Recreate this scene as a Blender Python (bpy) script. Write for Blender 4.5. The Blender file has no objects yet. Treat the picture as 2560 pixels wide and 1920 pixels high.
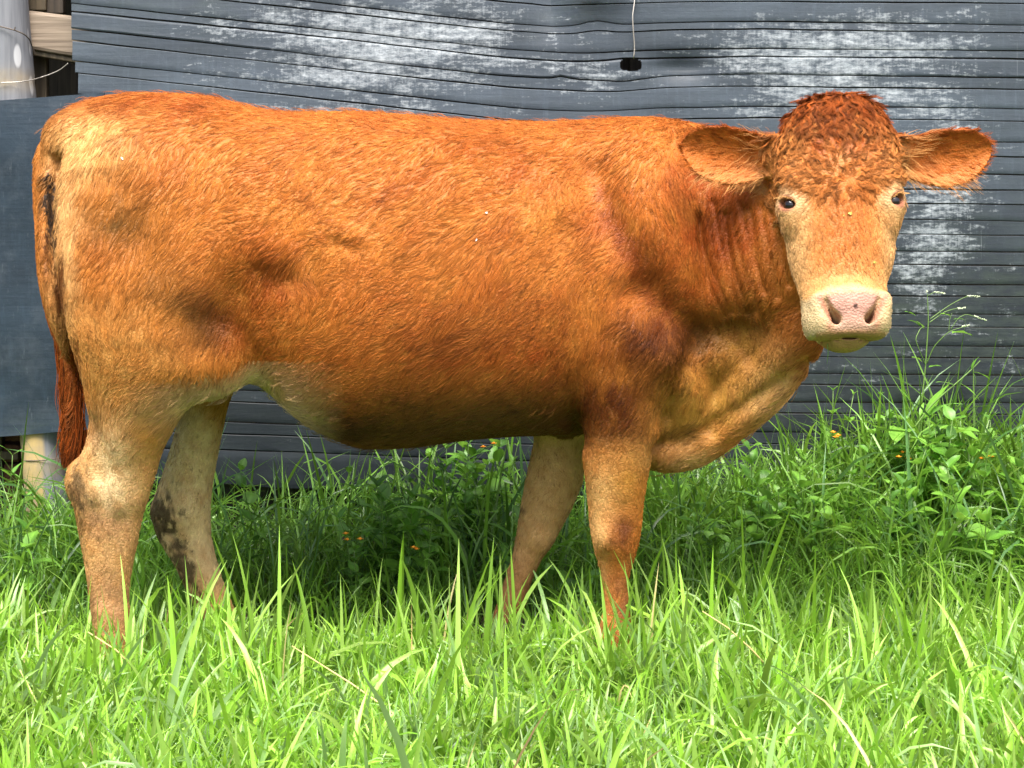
import bpy, math, time
import numpy as np
from mathutils import Vector
T0 = time.time()
S = bpy.context.scene
COL = S.collection

# ------------------------------------------------------------------ camera, sky, sun, exposure
CAM_D, CAM_H, HOR = 3.2, 1.04, 600.0          # metres to the cow's middle, eye height, horizon row
FPX = 3200.0
cam_d = bpy.data.cameras.new('camera'); cam = bpy.data.objects.new('camera', cam_d); COL.objects.link(cam)
cam.location = (0, -CAM_D, CAM_H); cam.rotation_euler = (math.radians(90), 0, 0)
cam_d.sensor_width = 36; cam_d.lens = 36 * FPX / 2560; cam_d.shift_y = -(960 - HOR) / 2560
cam_d.clip_start = 0.05; cam_d.clip_end = 1000
S.camera = cam

SUN_EL, SUN_AZ = 62.0, -20.0                  # behind the camera, a little to its left
world = bpy.data.worlds.new('World'); S.world = world; world.use_nodes = True
wn = world.node_tree.nodes; wl = world.node_tree.links
sky = wn.new('ShaderNodeTexSky'); sky.sky_type = 'NISHITA'; sky.sun_disc = False
sky.sun_elevation = math.radians(SUN_EL); sky.sun_rotation = math.radians(180 + SUN_AZ)
sky.air_density = 1.0; sky.dust_density = 6.0; sky.ozone_density = 1.0
bg = wn['Background']; bg.inputs['Strength'].default_value = 0.125
wl.new(sky.outputs[0], bg.inputs['Color'])
sun_d = bpy.data.lights.new('sun', 'SUN'); sun = bpy.data.objects.new('sun', sun_d); COL.objects.link(sun)
sun_d.energy = 3.0; sun_d.angle = math.radians(32); sun_d.color = (1.0, 0.96, 0.90)
sun.rotation_euler = (math.radians(90 - SUN_EL), 0, math.radians(SUN_AZ))
sun.location = (0, -6, 8)
vs = S.view_settings; vs.view_transform = 'Standard'; vs.look = 'None'; vs.gamma = 1.0
vs.use_curve_mapping = False; vs.exposure = 1.5
S.cycles.max_bounces = 6; S.cycles.transparent_max_bounces = 6
S.cycles.use_denoising = True

# ------------------------------------------------------------------ helpers
rng = np.random.default_rng(7)

def P(u, v, y=0.0):
    """world point for a spot of the photograph (2560 px wide) lying at depth y"""
    d = CAM_D + y
    return np.array([(u - 1280.0) / FPX * d, y, CAM_H - (v - HOR) / FPX * d])

DS = 2560 / 2212.0                             # my notes were read off a 2212 px wide view
def PD(u, v, y=0.0):
    return P(u * DS, v * DS, y)

def tag(o, label=None, cat=None, group=None, kind=None):
    if label: o['label'] = label
    if cat: o['category'] = cat
    if group: o['group'] = group
    if kind: o['kind'] = kind
    return o

def mesh_obj(name, verts, faces, mat=None, parent=None, smooth=True):
    me = bpy.data.meshes.new(name)
    verts = np.asarray(verts, dtype=np.float32)
    if isinstance(faces, np.ndarray):
        k = faces.shape[1]; nf = len(faces)
        me.vertices.add(len(verts)); me.vertices.foreach_set('co', verts.ravel())
        me.loops.add(nf * k); me.loops.foreach_set('vertex_index', faces.astype(np.int32).ravel())
        me.polygons.add(nf); me.polygons.foreach_set('loop_start', np.arange(0, nf * k, k, dtype=np.int32))
        me.update(calc_edges=True)
    else:
        me.from_pydata(verts.tolist(), [], faces); me.update()
    if smooth:
        me.polygons.foreach_set('use_smooth', np.ones(len(me.polygons), dtype=bool))
    if mat: me.materials.append(mat)
    o = bpy.data.objects.new(name, me); COL.objects.link(o)
    if parent is not None: o.parent = parent
    return o

def set_col(me, rgb, name='col', domain='POINT'):
    a = me.attributes.new(name, 'FLOAT_COLOR', domain)
    c = np.ones((len(rgb), 4), dtype=np.float32); c[:, :3] = rgb
    a.data.foreach_set('color', c.ravel())

def set_val(me, val, name, domain='POINT'):
    a = me.attributes.new(name, 'FLOAT', domain); a.data.foreach_set('value', np.asarray(val, dtype=np.float32))

def empty(name, loc=(0, 0, 0), rz=0.0):
    o = bpy.data.objects.new(name, None); COL.objects.link(o); o.location = loc; o.rotation_euler = (0, 0, rz)
    o.empty_display_size = 0.1
    return o

def norm(a):
    return a / np.maximum(np.linalg.norm(a, axis=-1, keepdims=True), 1e-9)

def tube(pts, radii, n=8):
    """verts, quads of a tube along a polyline (closed by end fans)"""
    pts = np.asarray(pts, float); m = len(pts); radii = np.broadcast_to(radii, (m,))
    t = norm(np.gradient(pts, axis=0))
    ref = np.array([0.0, 1.0, 0.0]) if abs(t[:, 1]).max() < 0.9 else np.array([1.0, 0.03, 0.02])
    a = norm(np.cross(t, ref)); b = np.cross(t, a)
    ang = np.linspace(0, 2 * np.pi, n, endpoint=False)
    v = (pts[:, None] + radii[:, None, None] * (np.cos(ang)[None, :, None] * a[:, None] + np.sin(ang)[None, :, None] * b[:, None])).reshape(-1, 3)
    f = []
    for i in range(m - 1):
        for j in range(n):
            k = (j + 1) % n
            f.append((i * n + j, i * n + k, (i + 1) * n + k, (i + 1) * n + j))
    f.append(tuple(range(n))[::-1]); f.append(tuple((m - 1) * n + j for j in range(n)))
    return v, f

def merge(chunks):
    V, F, o = [], [], 0
    for v, f in chunks:
        V.append(np.asarray(v)); F += [tuple(i + o for i in q) for q in f]; o += len(v)
    return np.concatenate(V), F

def box(x0, x1, y0, y1, z0, z1):
    v = [(x, y, z) for x in (x0, x1) for y in (y0, y1) for z in (z0, z1)]
    f = [(0, 1, 3, 2), (4, 6, 7, 5), (0, 4, 5, 1), (2, 3, 7, 6), (0, 2, 6, 4), (1, 5, 7, 3)]
    return v, f

def fnoise(p, scale, seed=0, octaves=3):
    """cheap smooth noise in about -1..1: sums of random sines"""
    r = np.random.default_rng(seed); out = 0.0; amp = 1.0; tot = 0.0
    for o in range(octaves):
        for k in range(5):
            d = r.normal(size=3); d /= np.linalg.norm(d); ph = r.uniform(0, 6.28)
            w = 2 * np.pi / scale * r.uniform(0.7, 1.4)
            out = out + amp * np.sin(p @ (d * w) + ph + 1.3 * np.sin(p @ (np.roll(d, 1) * w * .6) + ph * 2))
        tot += amp * 2.2; amp *= .55; scale *= .47
    return out / tot

# ------------------------------------------------------------------ materials
def mat(name):
    m = bpy.data.materials.new(name); m.use_nodes = True
    nt = m.node_tree; return m, nt.nodes, nt.links, nt.nodes['Principled BSDF']

def lin(r, g, b):
    f = lambda c: (c / 255 / 12.92) if c <= 10 else ((c / 255 + .055) / 1.055) ** 2.4
    return (f(r), f(g), f(b))
# ------------------------------------------------------------------ the cow: one implicit body, skinned by surface nets
def axis(parts):
    out = []
    for a, b, h in parts:
        n = max(1, round((b - a) / h)); out.append(np.linspace(a, b, n, endpoint=False))
    out.append([parts[-1][1]]); return np.concatenate(out).astype(np.float32)

gx = axis([(-1.27, 0.36, .009), (0.36, 1.12, .0042)])
gy = axis([(-0.66, -0.16, .0045), (-0.16, 0.44, .010)])
gz = axis([(-0.03, 0.76, .010), (0.76, 1.44, .0045)])
F = np.full((len(gx), len(gy), len(gz)), 0.5, dtype=np.float32)

def smin(a, b, k):
    h = np.clip(.5 + .5 * (b - a) / k, 0, 1)
    return b + (a - b) * h - k * h * (1 - h)

def apply(fn, lo, hi, k=.03, op='add'):
    lo = np.asarray(lo) - k - .02; hi = np.asarray(hi) + k + .02
    i0, i1 = np.searchsorted(gx, [lo[0], hi[0]]); j0, j1 = np.searchsorted(gy, [lo[1], hi[1]]); k0, k1 = np.searchsorted(gz, [lo[2], hi[2]])
    if i1 <= i0 or j1 <= j0 or k1 <= k0: return
    X = gx[i0:i1, None, None]; Y = gy[None, j0:j1, None]; Z = gz[None, None, k0:k1]
    d = fn(X, Y, Z)
    V = F[i0:i1, j0:j1, k0:k1]
    if op == 'add': V[...] = smin(V, d, k)
    elif op == 'cut': V[...] = -smin(-V, d, k)
    elif op == 'disp': V[...] = V + d

def ellipsoid(c, r, k=.03, op='add', R=None):
    c = np.asarray(c, float); r = np.asarray(r, float)
    def fn(X, Y, Z):
        x, y, z = X - c[0], Y - c[1], Z - c[2]
        if R is not None:
            x, y, z = (R[0][0] * x + R[0][1] * y + R[0][2] * z, R[1][0] * x + R[1][1] * y + R[1][2] * z, R[2][0] * x + R[2][1] * y + R[2][2] * z)
        k0 = np.sqrt((x / r[0]) ** 2 + (y / r[1]) ** 2 + (z / r[2]) ** 2)
        k1 = np.sqrt((x / r[0] ** 2) ** 2 + (y / r[1] ** 2) ** 2 + (z / r[2] ** 2) ** 2) + 1e-6
        return k0 * (k0 - 1) / k1
    m = r.max() if R is not None else r
    apply(fn, c - m, c + m, k, op)

def smooth1(a, n):
    if n < 1: return a
    w = np.hanning(2 * n + 3)[1:-1]; w /= w.sum()
    return np.convolve(np.pad(a, n, mode='edge'), w, 'valid')

def superell(c, r, p, k=.03, R=None):
    c = np.asarray(c, float); r = np.asarray(r, float); R = np.eye(3) if R is None else R
    def fn(X, Y, Z):
        x, y, z = X - c[0], Y - c[1], Z - c[2]
        q = 0
        for i in range(3): q = q + np.abs((R[i][0] * x + R[i][1] * y + R[i][2] * z) / r[i]) ** p
        return ((q + 1e-9) ** (1 / p) - 1) * r.min()
    apply(fn, c - r.max() * 1.3, c + r.max() * 1.3, k)

# trunk: u, top, bottom (2212 px view), half width in metres, height of the widest point (0 bottom .. 1 top)
TR = np.array([
 (98, 400, 470, .03), (106, 330, 560, .09), (118, 280, 660, .135), (136, 252, 740, .165), (180, 222, 810, .21), (240, 208, 830, .24), (300, 202, 830, .255),
 (400, 204, 815, .27), (470, 211, 802, .275), (540, 231, 806, .285), (600, 240, 850, .305), (660, 241, 905, .33), (700, 241, 930, .345),
 (760, 242, 955, .36), (800, 244, 964, .365), (900, 252, 960, .365), (1000, 260, 946, .35), (1100, 264, 938, .325), (1200, 264, 936, .295),
 (1280, 259, 938, .27), (1350, 254, 950, .25), (1420, 254, 965, .225), (1480, 264, 975, .20), (1530, 280, 955, .165), (1580, 300, 900, .11), (1615, 350, 780, .03)], float)
tx = (TR[:, 0] * DS - 1280) / 1000; tt = 1.64 - TR[:, 1] * DS / 1000; tb = 1.64 - TR[:, 2] * DS / 1000; th = TR[:, 3]
sx = np.linspace(tx[0], tx[-1], 500)
mk = lambda a: np.interp(sx, sx, smooth1(np.interp(sx, tx, a), 8))
s_t, s_b, s_h = mk(tt), mk(tb), mk(th)
def trunk(X, Y, Z):
    t = np.interp(X, sx, s_t); b = np.interp(X, sx, s_b); h = np.interp(X, sx, s_h)
    c = b + (t - b) * .47
    rz = np.where(Z > c, t - c, c - b)
    px = 2.25
    q = (np.abs(Y / h) ** px + np.abs((Z - c) / rz) ** px + 1e-9) ** (1 / px)
    f = (q - 1) * np.minimum(h, rz) * .85
    f = np.maximum(f, np.maximum(tx[0] - X, X - tx[-1]))
    return f.astype(np.float32)
apply(trunk, (tx[0], -.42, .4), (tx[-1], .42, 1.42), .01)

def leg(st, y0, k, ztop_extra=.04):
    """st rows: v, left u, right u, y offset, half depth"""
    st = np.array(st, float)
    y = y0 + st[:, 3]
    d = CAM_D + y
    z = CAM_H - (st[:, 0] * DS - HOR) / FPX * d
    xl = (st[:, 1] * DS - 1280) / FPX * d; xr = (st[:, 2] * DS - 1280) / FPX * d
    cx, rx, ry = (xl + xr) / 2, (xr - xl) / 2 - .003, st[:, 4]
    zz = np.linspace(z.min(), z.max(), 300); o = np.argsort(z)
    g = lambda a, n=7: smooth1(np.interp(zz, z[o], a[o]), n)
    cx, rx, ry, cy = g(cx), g(rx), g(ry), g(y)
    z0, z1 = zz[0], zz[-1]
    def fn(X, Y, Z):
        a, b, p, q = (np.interp(Z, zz, w) for w in (cx, rx, ry, cy))
        m = np.sqrt(((X - a) / b) ** 2 + ((Y - q) / p) ** 2)
        f = (m - 1) * np.minimum(b, p)
        return np.maximum(np.maximum(f, z0 - Z), Z - z1).astype(np.float32)
    apply(fn, (xl.min(), y.min() - ry.max(), z0), (xr.max(), y.max() + ry.max(), z1), k)
    return z0

# near hind, far hind, near fore, far fore
leg([(400, 150, 420, -.14, .06), (500, 120, 500, -.17, .10), (620, 122, 525, -.18, .125), (720, 148, 515, -.19, .13), (800, 170, 486, -.19, .12), (860, 187, 424, -.185, .105),
     (900, 191, 392, -.18, .095), (960, 184, 360, -.18, .08), (1000, 167, 348, -.175, .07), (1040, 152, 338, -.175, .066), (1080, 156, 322, -.175, .06),
     (1120, 164, 308, -.175, .053), (1180, 175, 298, -.175, .047), (1240, 186, 286, -.175, .044), (1300, 194, 280, -.175, .043), (1340, 199, 284, -.175, .046),
     (1380, 204, 288, -.175, .048), (1420, 210, 300, -.175, .048), (1440, 214, 300, -.175, .04)], 0, .05)
leg([(740, 380, 560, .12, .09), (820, 385, 515, .12, .09), (880, 393, 492, .115, .082), (960, 370, 476, .11, .07), (1040, 345, 462, .11, .062), (1100, 320, 456, .11, .058), (1160, 338, 458, .11, .052),
     (1220, 376, 472, .11, .045), (1280, 404, 492, .11, .042), (1340, 432, 520, .11, .042), (1360, 442, 530, .11, .042), (1372, 450, 540, .11, .036)], 0, .045)
leg([(560, 1320, 1450, -.12, .05), (650, 1270, 1470, -.15, .08), (750, 1245, 1460, -.165, .095), (850, 1240, 1436, -.165, .092), (945, 1250, 1422, -.165, .082), (1020, 1260, 1403, -.165, .072),
     (1080, 1267, 1393, -.165, .064), (1140, 1272, 1388, -.165, .06), (1180, 1279, 1381, -.165, .056), (1230, 1292, 1364, -.165, .043), (1270, 1296, 1358, -.165, .038), (1320, 1296, 1361, -.165, .040),
     (1360, 1293, 1368, -.165, .046), (1400, 1292, 1373, -.165, .046), (1420, 1294, 1376, -.165, .046), (1438, 1298, 1374, -.165, .038)], 0, .045)
leg([(820, 1150, 1300, .11, .08), (950, 1152, 1275, .11, .072), (1040, 1132, 1262, .11, .064), (1100, 1121, 1237, .11, .058), (1160, 1112, 1205, .11, .052), (1200, 1104, 1176, .11, .046),
     (1260, 1085, 1148, .11, .038), (1300, 1072, 1141, .11, .038), (1340, 1058, 1128, .11, .042), (1360, 1050, 1120, .11, .042), (1372, 1048, 1114, .11, .036)], 0, .04)

# muscle and bone masses
ellipsoid(PD(1380, 560, -.14), (.13, .12, .24), .07)                      # shoulder
ellipsoid(PD(1400, 720, -.17), (.10, .085, .13), .06)                     # point of shoulder / upper arm
ellipsoid(PD(300, 560, -.17), (.19, .115, .26), .09)                      # thigh
ellipsoid(PD(150, 300, -.10), (.05, .05, .05), .05)                       # pin bone
ellipsoid(PD(465, 790, -.19), (.07, .035, .07), .08)                       # stifle fold
ellipsoid(PD(300, 560, .15), (.19, .11, .26), .09)
ellipsoid(PD(165, 1035, -.175), (.022, .02, .04), .03)                    # point of hock

# neck, turning towards the camera
N = np.array([(1440, 590, 0.0, .37, .20), (1520, 585, -.02, .345, .18), (1600, 565, -.07, .305, .16), (1670, 545, -.14, .27, .145), (1735, 525, -.205, .225, .115), (1800, 490, -.26, .16, .085)])
tq = np.linspace(0, 1, 26)
Ni = np.stack([np.interp(tq, np.linspace(0, 1, len(N)), N[:, c]) for c in range(5)], 1)
for (u, v, y, h, w) in Ni:
    ellipsoid(PD(u, v, y), (w, w * .95, h), .02)
# dewlap and brisket
DL = np.array([(1400, 955, -.04, .055, .06), (1450, 955, -.05, .06, .062), (1500, 945, -.06, .06, .055), (1545, 915, -.08, .06, .045), (1600, 870, -.12, .065, .042), (1650, 825, -.16, .07, .042),
               (1690, 775, -.20, .06, .042), (1730, 715, -.25, .06, .045)])
tq = np.linspace(0, 1, 30)
for (u, v, y, h, w) in np.stack([np.interp(tq, np.linspace(0, 1, len(DL)), DL[:, c]) for c in range(5)], 1):
    ellipsoid(PD(u, v, y), (.05, w, h), .03)

# tail: upper part against the rump, then hanging free
TLs = np.array([(122, 285, -.02, .030), (98, 340, -.05, .030), (91, 400, -.075, .026), (91, 470, -.085, .022), (100, 540, -.09, .020), (115, 620, -.095, .018), (132, 700, -.10, .017),
                (148, 780, -.105, .016), (160, 850, -.11, .014), (160, 920, -.11, .011), (152, 970, -.11, .007)])
tq = np.linspace(0, 1, 70)
TLi = np.stack([np.interp(tq, np.linspace(0, 1, len(TLs)), TLs[:, c]) for c in range(4)], 1)
for (u, v, y, r) in TLi:
    ellipsoid(PD(u, v, y), (r * .8, r, .022), .006)

# ---- head, in its own frame: s down the face, t to the image right, n out of the face
HO = P(2094, 235, -.35); HM = P(2115, 845, -.53)
e0 = norm(HM - HO); et = norm(np.array([1.0, -0.09, 0.035])); es = norm(e0 - et * (e0 @ et)); HL = es @ (HM - HO)
en = np.cross(et, es)
if en[1] > 0: en = -en
HR = np.stack([es, et, en]); KT, KN = et @ (HM - HO), en @ (HM - HO)
HMAT = np.linalg.inv(np.stack([es / HL, et - KT * es / HL, en - KN * es / HL]))
def hp(s, t, n):
    return HO + HMAT @ np.array([s, t, n])
hs = np.array([-.08, 0, .052, .12, .19, .30, .37, .47, .585, .664, .73, .795, .856, .93, .98, 1.02])
hw_ = np.array([.03, .065, .090, .113, .125, .134, .133, .124, .112, .107, .100, .091, .080, .078, .075, .065])
hnt = np.interp(hs, [-.08, 0, .15, .35, .55, .75, .9, 1.02], [-.02, .012, .042, .05, .046, .040, .032, .02])
hnb = np.interp(hs, [-.08, 0, .15, .35, .5, .65, .8, .92, 1.02], [-.10, -.15, -.18, -.20, -.19, -.165, -.125, -.10, -.08])
hsi = np.linspace(-.08, 1.02, 200)
hwi, hti, hbi = (smooth1(np.interp(hsi, hs, a), 5) for a in (hw_, hnt, hnb))
def head(X, Y, Z):
    x, y, z = X - HO[0], Y - HO[1], Z - HO[2]
    s = (es[0] * x + es[1] * y + es[2] * z) / HL; t = et[0] * x + et[1] * y + et[2] * z - KT * s; n = en[0] * x + en[1] * y + en[2] * z - KN * s
    w = np.interp(s, hsi, hwi); a = np.interp(s, hsi, hti); b = np.interp(s, hsi, hbi)
    c = a - (a - b) * .42; rn = np.where(n > c, a - c, c - b)
    rel = np.clip((n - c) / rn, 0, 1.2)
    nas = np.interp(s, [.3, .5, .75, .9], [.08, .42, .40, .15])
    relv = np.clip((c - n) / np.maximum(c - b, 1e-4), 0, 1.1); w = w * (1 - nas * rel ** 1.8) * (1 - np.interp(s, [.2, .42, .6, .9], [.0, .18, .55, .34]) * relv ** 1.8)
    p = 2.5
    q = (np.abs(t / w) ** p + np.abs((n - c) / rn) ** p + 1e-9) ** (1 / p)
    f = (q - 1) * np.minimum(w, rn) * .85
    f = np.maximum(f, np.maximum(.025 - s, s - .985) * HL)
    return f.astype(np.float32)
hc = hp(.5, 0, -.08)
apply(head, hc - [.2, .3, .36], hc + [.2, .3, .36], .05)
he = lambda s, t, n, r, k=.02, op='add', R=HR: ellipsoid(hp(s, t, n), r, k, op, R)
he(.085, 0, -.045, (.046, .085, .06), .03)                       # poll
superell(hp(.900, .006, -.020), (.052, .077, .058), 3.0, .032, HR)                    # muzzle
he(.93, -.044, -.012, (.036, .036, .050), .015); he(.93, .054, -.012, (.036, .036, .050), .015)
he(.86, .006, .030, (.030, .060, .022), .02)                      # top of the nose
he(.992, .004, -.050, (.022, .046, .044), .010)                  # lower lip and chin
he(.55, -.064, -.05, (.09, .032, .05), .04); he(.55, .068, -.05, (.09, .034, .05), .04)     # cheeks
EYES = []
for sg in (-1, 1):
    he(.388, sg * .098, .004, (.035, .034, .026), .03)            # brow
    he(.50, sg * .100, -.015, (.04, .028, .03), .03)              # cheek bone
    ec = hp(.466, sg * .1045, -.004)
    out = norm(sg * et * .62 + en * .78)
    tan = norm(np.cross(es, out)); 
    up = np.cross(out, tan)
    R = np.stack([tan, up, out])
    ellipsoid(ec + out * .004, (.034, .030, .022), .014, 'add', R)
    tl = math.radians(20) * sg
    tan2 = tan * math.cos(tl) + up * math.sin(tl); up2 = np.cross(out, tan2)
    ellipsoid(ec + out * .024, (.0205, .0108, .024), .003, 'cut', np.stack([tan2, up2, out]))
    EYES.append((ec, out, tan2, up2))
    # nostril: a comma running inward and down
    for q in np.linspace(0, 1, 9):
        tt_ = .010 + sg * (.056 - .024 * q ** 2.0); ss_ = .878 + .066 * q
        he(ss_, tt_, .042 - .018 * q, (.0075 + .003 * q, .0055 + .0035 * q, .018 + .006 * q), .007, 'cut')
    for q in np.linspace(0, 1, 7):                                 # swollen outer wing of the nostril
        he(.865 + .085 * q, .010 + sg * (.070 - .014 * q), .020 - .012 * q, (.016, .011, .016), .014)
for q in np.linspace(-1, 1, 15):                                   # mouth line
    he(.989 - .006 * q * q, .004 + .07 * q, -.012 - .05 * q * q, (.004, .012, .020), .006, 'cut')

# ears
EARS = []
def ear(bu, bv, by, tu, tv, ty, sg):
    B, T = P(bu, bv, by), P(tu, tv, ty); L = np.linalg.norm(T - B); ea = (T - B) / L
    ec_ = np.array([0.0, -1.0, -.12]); ec_ -= ea * (ec_ @ ea); ec_ = norm(ec_); eb = np.cross(ec_, ea)
    if eb[2] < 0: eb = -eb
    ai = np.array([-.1, 0, .12, .25, .40, .55, .70, .82, .92, .98, 1.0]); wi = np.array([.03, .036, .044, .054, .063, .066, .063, .054, .036, .018, .004])
    def fn(X, Y, Z):
        x, y, z = X - B[0], Y - B[1], Z - B[2]
        a = (ea[0] * x + ea[1] * y + ea[2] * z) / L; b = eb[0] * x + eb[1] * y + eb[2] * z; c = ec_[0] * x + ec_[1] * y + ec_[2] * z
        b = b + .012 * np.sin(np.clip(a, 0, 1) * np.pi)             # belly of the ear hangs lower
        w = np.interp(a, ai, wi)
        c0 = .034 * np.clip(b / w, -1.3, 1.3) ** 2 * np.interp(a, [0, .2, .8, 1], [.9, 1.0, .7, .2]) - .018
        th_ = np.interp(a, [0, .3, 1], [.012, .006, .0045])
        f = np.maximum(np.abs(c - c0) - th_, (np.abs(b) - w) * .9)
        return np.maximum(f, np.maximum(-.12 - a, a - 1) * L).astype(np.float32)
    c = (B + T) / 2
    apply(fn, c - [.16, .12, .11], c + [.16, .12, .11], .006)
    ellipsoid(B - ea * .005, (.05, .042, .048), .03)
    EARS.append((B, T, ea, eb, ec_, L))
ear(1950, 392, -.285, 1704, 362, -.30, -1)
ear(2232, 392, -.285, 2484, 372, -.33, 1)

ellipsoid(PD(1322, 1165, -.20), (.030, .028, .040), .025); ellipsoid(PD(1165, 1160, .09), (.028, .028, .036), .025)      # knees
ellipsoid(PD(250, 1060, -.205), (.035, .025, .045), .03); ellipsoid(PD(400, 1100, .08), (.030, .028, .045), .03)           # hocks
# creases and folds, near side only: polyline, depth, width
def groove(pts, amp, sig, y=None, ymax=0.0):
    p = np.array([PD(u, v, -.2 if y is None else y) for u, v in pts])
    def fn(X, Y, Z):
        best = None
        for a, b in zip(p[:-1], p[1:]):
            ab = b - a; l2 = ab[0] ** 2 + ab[2] ** 2
            h = np.clip(((X - a[0]) * ab[0] + (Z - a[2]) * ab[2]) / l2, 0, 1)
            d2 = (X - a[0] - h * ab[0]) ** 2 + (Z - a[2] - h * ab[2]) ** 2
            best = d2 if best is None else np.minimum(best, d2)
        return (amp * np.exp(-best / (2 * sig * sig)) * (Y < ymax) * np.clip((Y + .40) / .03, 0, 1)).astype(np.float32)
    lo = p.min(0) - 3 * sig; hi = p.max(0) + 3 * sig; lo[1] = -.66; hi[1] = ymax
    apply(fn, lo, hi, 0, 'disp')
groove([(1275, 390), (1310, 470), (1355, 540), (1405, 605), (1440, 660)], .022, .040)
groove([(1215, 520), (1240, 640), (1225, 760), (1235, 900)], .010, .035)
groove([(1375, 640), (1440, 700), (1520, 725), (1610, 715)], .030, .035)
groove([(1440, 900), (1450, 830), (1490, 760)], .016, .022)
groove([(430, 715), (480, 685), (520, 640)], .018, .050)
groove([(640, 330), (690, 400), (640, 460)], .008, .08)
groove([(250, 420), (230, 480), (300, 520)], .012, .05)
groove([(745, 528), (765, 526), (780, 536)], .004, .014); groove([(700, 512), (735, 502), (770, 508)], -.006, .022)
groove([(580, 585), (600, 615), (635, 610)], .006, .022); groove([(590, 548), (640, 540)], -.005, .03)
groove([(210, 940), (240, 1010), (225, 1080)], .006, .02)
groove([(1248, 905), (1262, 960)], .012, .012)
groove([(1735, 770), (1690, 810), (1630, 865), (1580, 905), (1548, 940)], .014, .013)
groove([(1420, 975), (1480, 968), (1535, 940), (1555, 915)], .012, .012)
groove([(1500, 790), (1540, 830), (1560, 880)], .009, .018)
groove([(1610, 760), (1640, 800), (1630, 850)], .008, .018)
groove([(112, 340), (108, 420), (111, 480), (122, 560), (138, 650), (152, 740), (168, 830)], .030, .010)
groove([(212, 1095), (222, 1180), (226, 1290)], .010, .011); groove([(262, 1120), (258, 1220), (252, 1300)], .006, .011)
groove([(1312, 1190), (1316, 1250), (1314, 1330)], .008, .011); groove([(1345, 1090), (1348, 1130)], .006, .012)
groove([(372, 1150), (405, 1225), (430, 1300)], .008, .011, y=.06, ymax=.3); groove([(1140, 1190), (1118, 1260), (1095, 1330)], .007, .011, y=.06, ymax=.3)
groove([(215, 900), (235, 960), (222, 1020)], .010, .016); groove([(330, 900), (320, 980), (300, 1050)], .006, .018)
rf = np.random.default_rng(21)
for i in range(13):                                                # loose neck skin: fine uneven vertical folds
    u1 = 1556 + 10.5 * i + rf.normal() * 2.5; u0 = u1 - 55 + 3.2 * i + rf.normal() * 5; v0 = 395 + rf.uniform(0, 90); v1 = 735 - 5 * i - rf.uniform(0, 70)
    m = [(u0 + (u1 - u0) * q ** 1.6 + 3.0 * math.sin(q * 5 + i * 1.7), v0 + (v1 - v0) * q) for q in np.linspace(0, 1, 7)]
    groove(m, rf.uniform(.004, .010), rf.uniform(.0040, .0058))

# ---- surface nets
def surface_nets():
    sg = F < 0
    n8 = sg[:-1, :-1, :-1].astype(np.int8)
    for dx in (0, 1):
        for dy in (0, 1):
            for dz in (0, 1):
                if dx + dy + dz: n8 = n8 + sg[dx:sg.shape[0] - 1 + dx, dy:sg.shape[1] - 1 + dy, dz:sg.shape[2] - 1 + dz]
    act = (n8 > 0) & (n8 < 8)
    ci = np.argwhere(act); idx = np.full(act.shape, -1, dtype=np.int32); idx[act] = np.arange(len(ci))
    pos = np.zeros((len(ci), 3)); cnt = np.zeros(len(ci))
    A = (gx, gy, gz)
    corners = [(a, b, c) for a in (0, 1) for b in (0, 1) for c in (0, 1)]
    for ax in range(3):
        for c in corners:
            if c[ax]: continue
            c2 = list(c); c2[ax] = 1
            i = ci + np.array(c); j = ci + np.array(c2)
            f0 = F[i[:, 0], i[:, 1], i[:, 2]]; f1 = F[j[:, 0], j[:, 1], j[:, 2]]
            m = (f0 < 0) != (f1 < 0); t = (f0 / np.where(m, f0 - f1, 1))[m]
            p = np.stack([A[d][i[m, d]] for d in range(3)], 1).astype(float)
            p[:, ax] += t * (A[ax][j[m, ax]] - A[ax][i[m, ax]])
            pos[m] += p; cnt[m] += 1
    pos /= cnt[:, None]
    quads = []
    for ax in range(3):
        b, c = (ax + 1) % 3, (ax + 2) % 3
        sl0 = [slice(None)] * 3; sl1 = [slice(None)] * 3
        sl0[ax] = slice(0, -1); sl1[ax] = slice(1, None)
        for s_ in (sl0, sl1):
            s_[b] = slice(1, -1); s_[c] = slice(1, -1)
        a0 = sg[tuple(sl0)]; a1 = sg[tuple(sl1)]
        e = np.argwhere(a0 != a1)
        fl = a0[e[:, 0], e[:, 1], e[:, 2]]
        base = e.copy()
        def at(db, dc):
            q = base.copy(); q[:, b] += db; q[:, c] += dc
            return idx[q[:, 0], q[:, 1], q[:, 2]]
        q = np.stack([at(0, 0), at(1, 0), at(1, 1), at(0, 1)], 1)
        q[~fl] = q[~fl][:, ::-1]
        quads.append(q)
    q = np.concatenate(quads)
    # keep the largest connected piece's worth only: drop anything touching no body (none expected)
    e = np.concatenate([q[:, [0, 1]], q[:, [1, 2]], q[:, [2, 3]], q[:, [3, 0]]])
    deg = np.bincount(e.ravel(), minlength=len(pos)).astype(float)
    for it in range(3):
        acc = np.zeros_like(pos)
        for d in range(3):
            acc[:, d] = np.bincount(e[:, 0], pos[e[:, 1], d], len(pos)) + np.bincount(e[:, 1], pos[e[:, 0], d], len(pos))
        pos = pos + .5 * (acc / deg[:, None] - pos)
    return pos, q
BV, BQ = surface_nets()
# largest island
lab = np.arange(len(BV))
for it in range(60):
    new = lab.copy()
    m = lab[BQ].min(1)
    for c in range(4): np.minimum.at(new, BQ[:, c], m)
    new = np.minimum(new, new[new])
    if (new == lab).all(): break
    lab = new
print('cow', len(BV), len(BQ), 'islands', len(np.unique(lab)), round(time.time() - T0, 1))
del F
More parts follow.
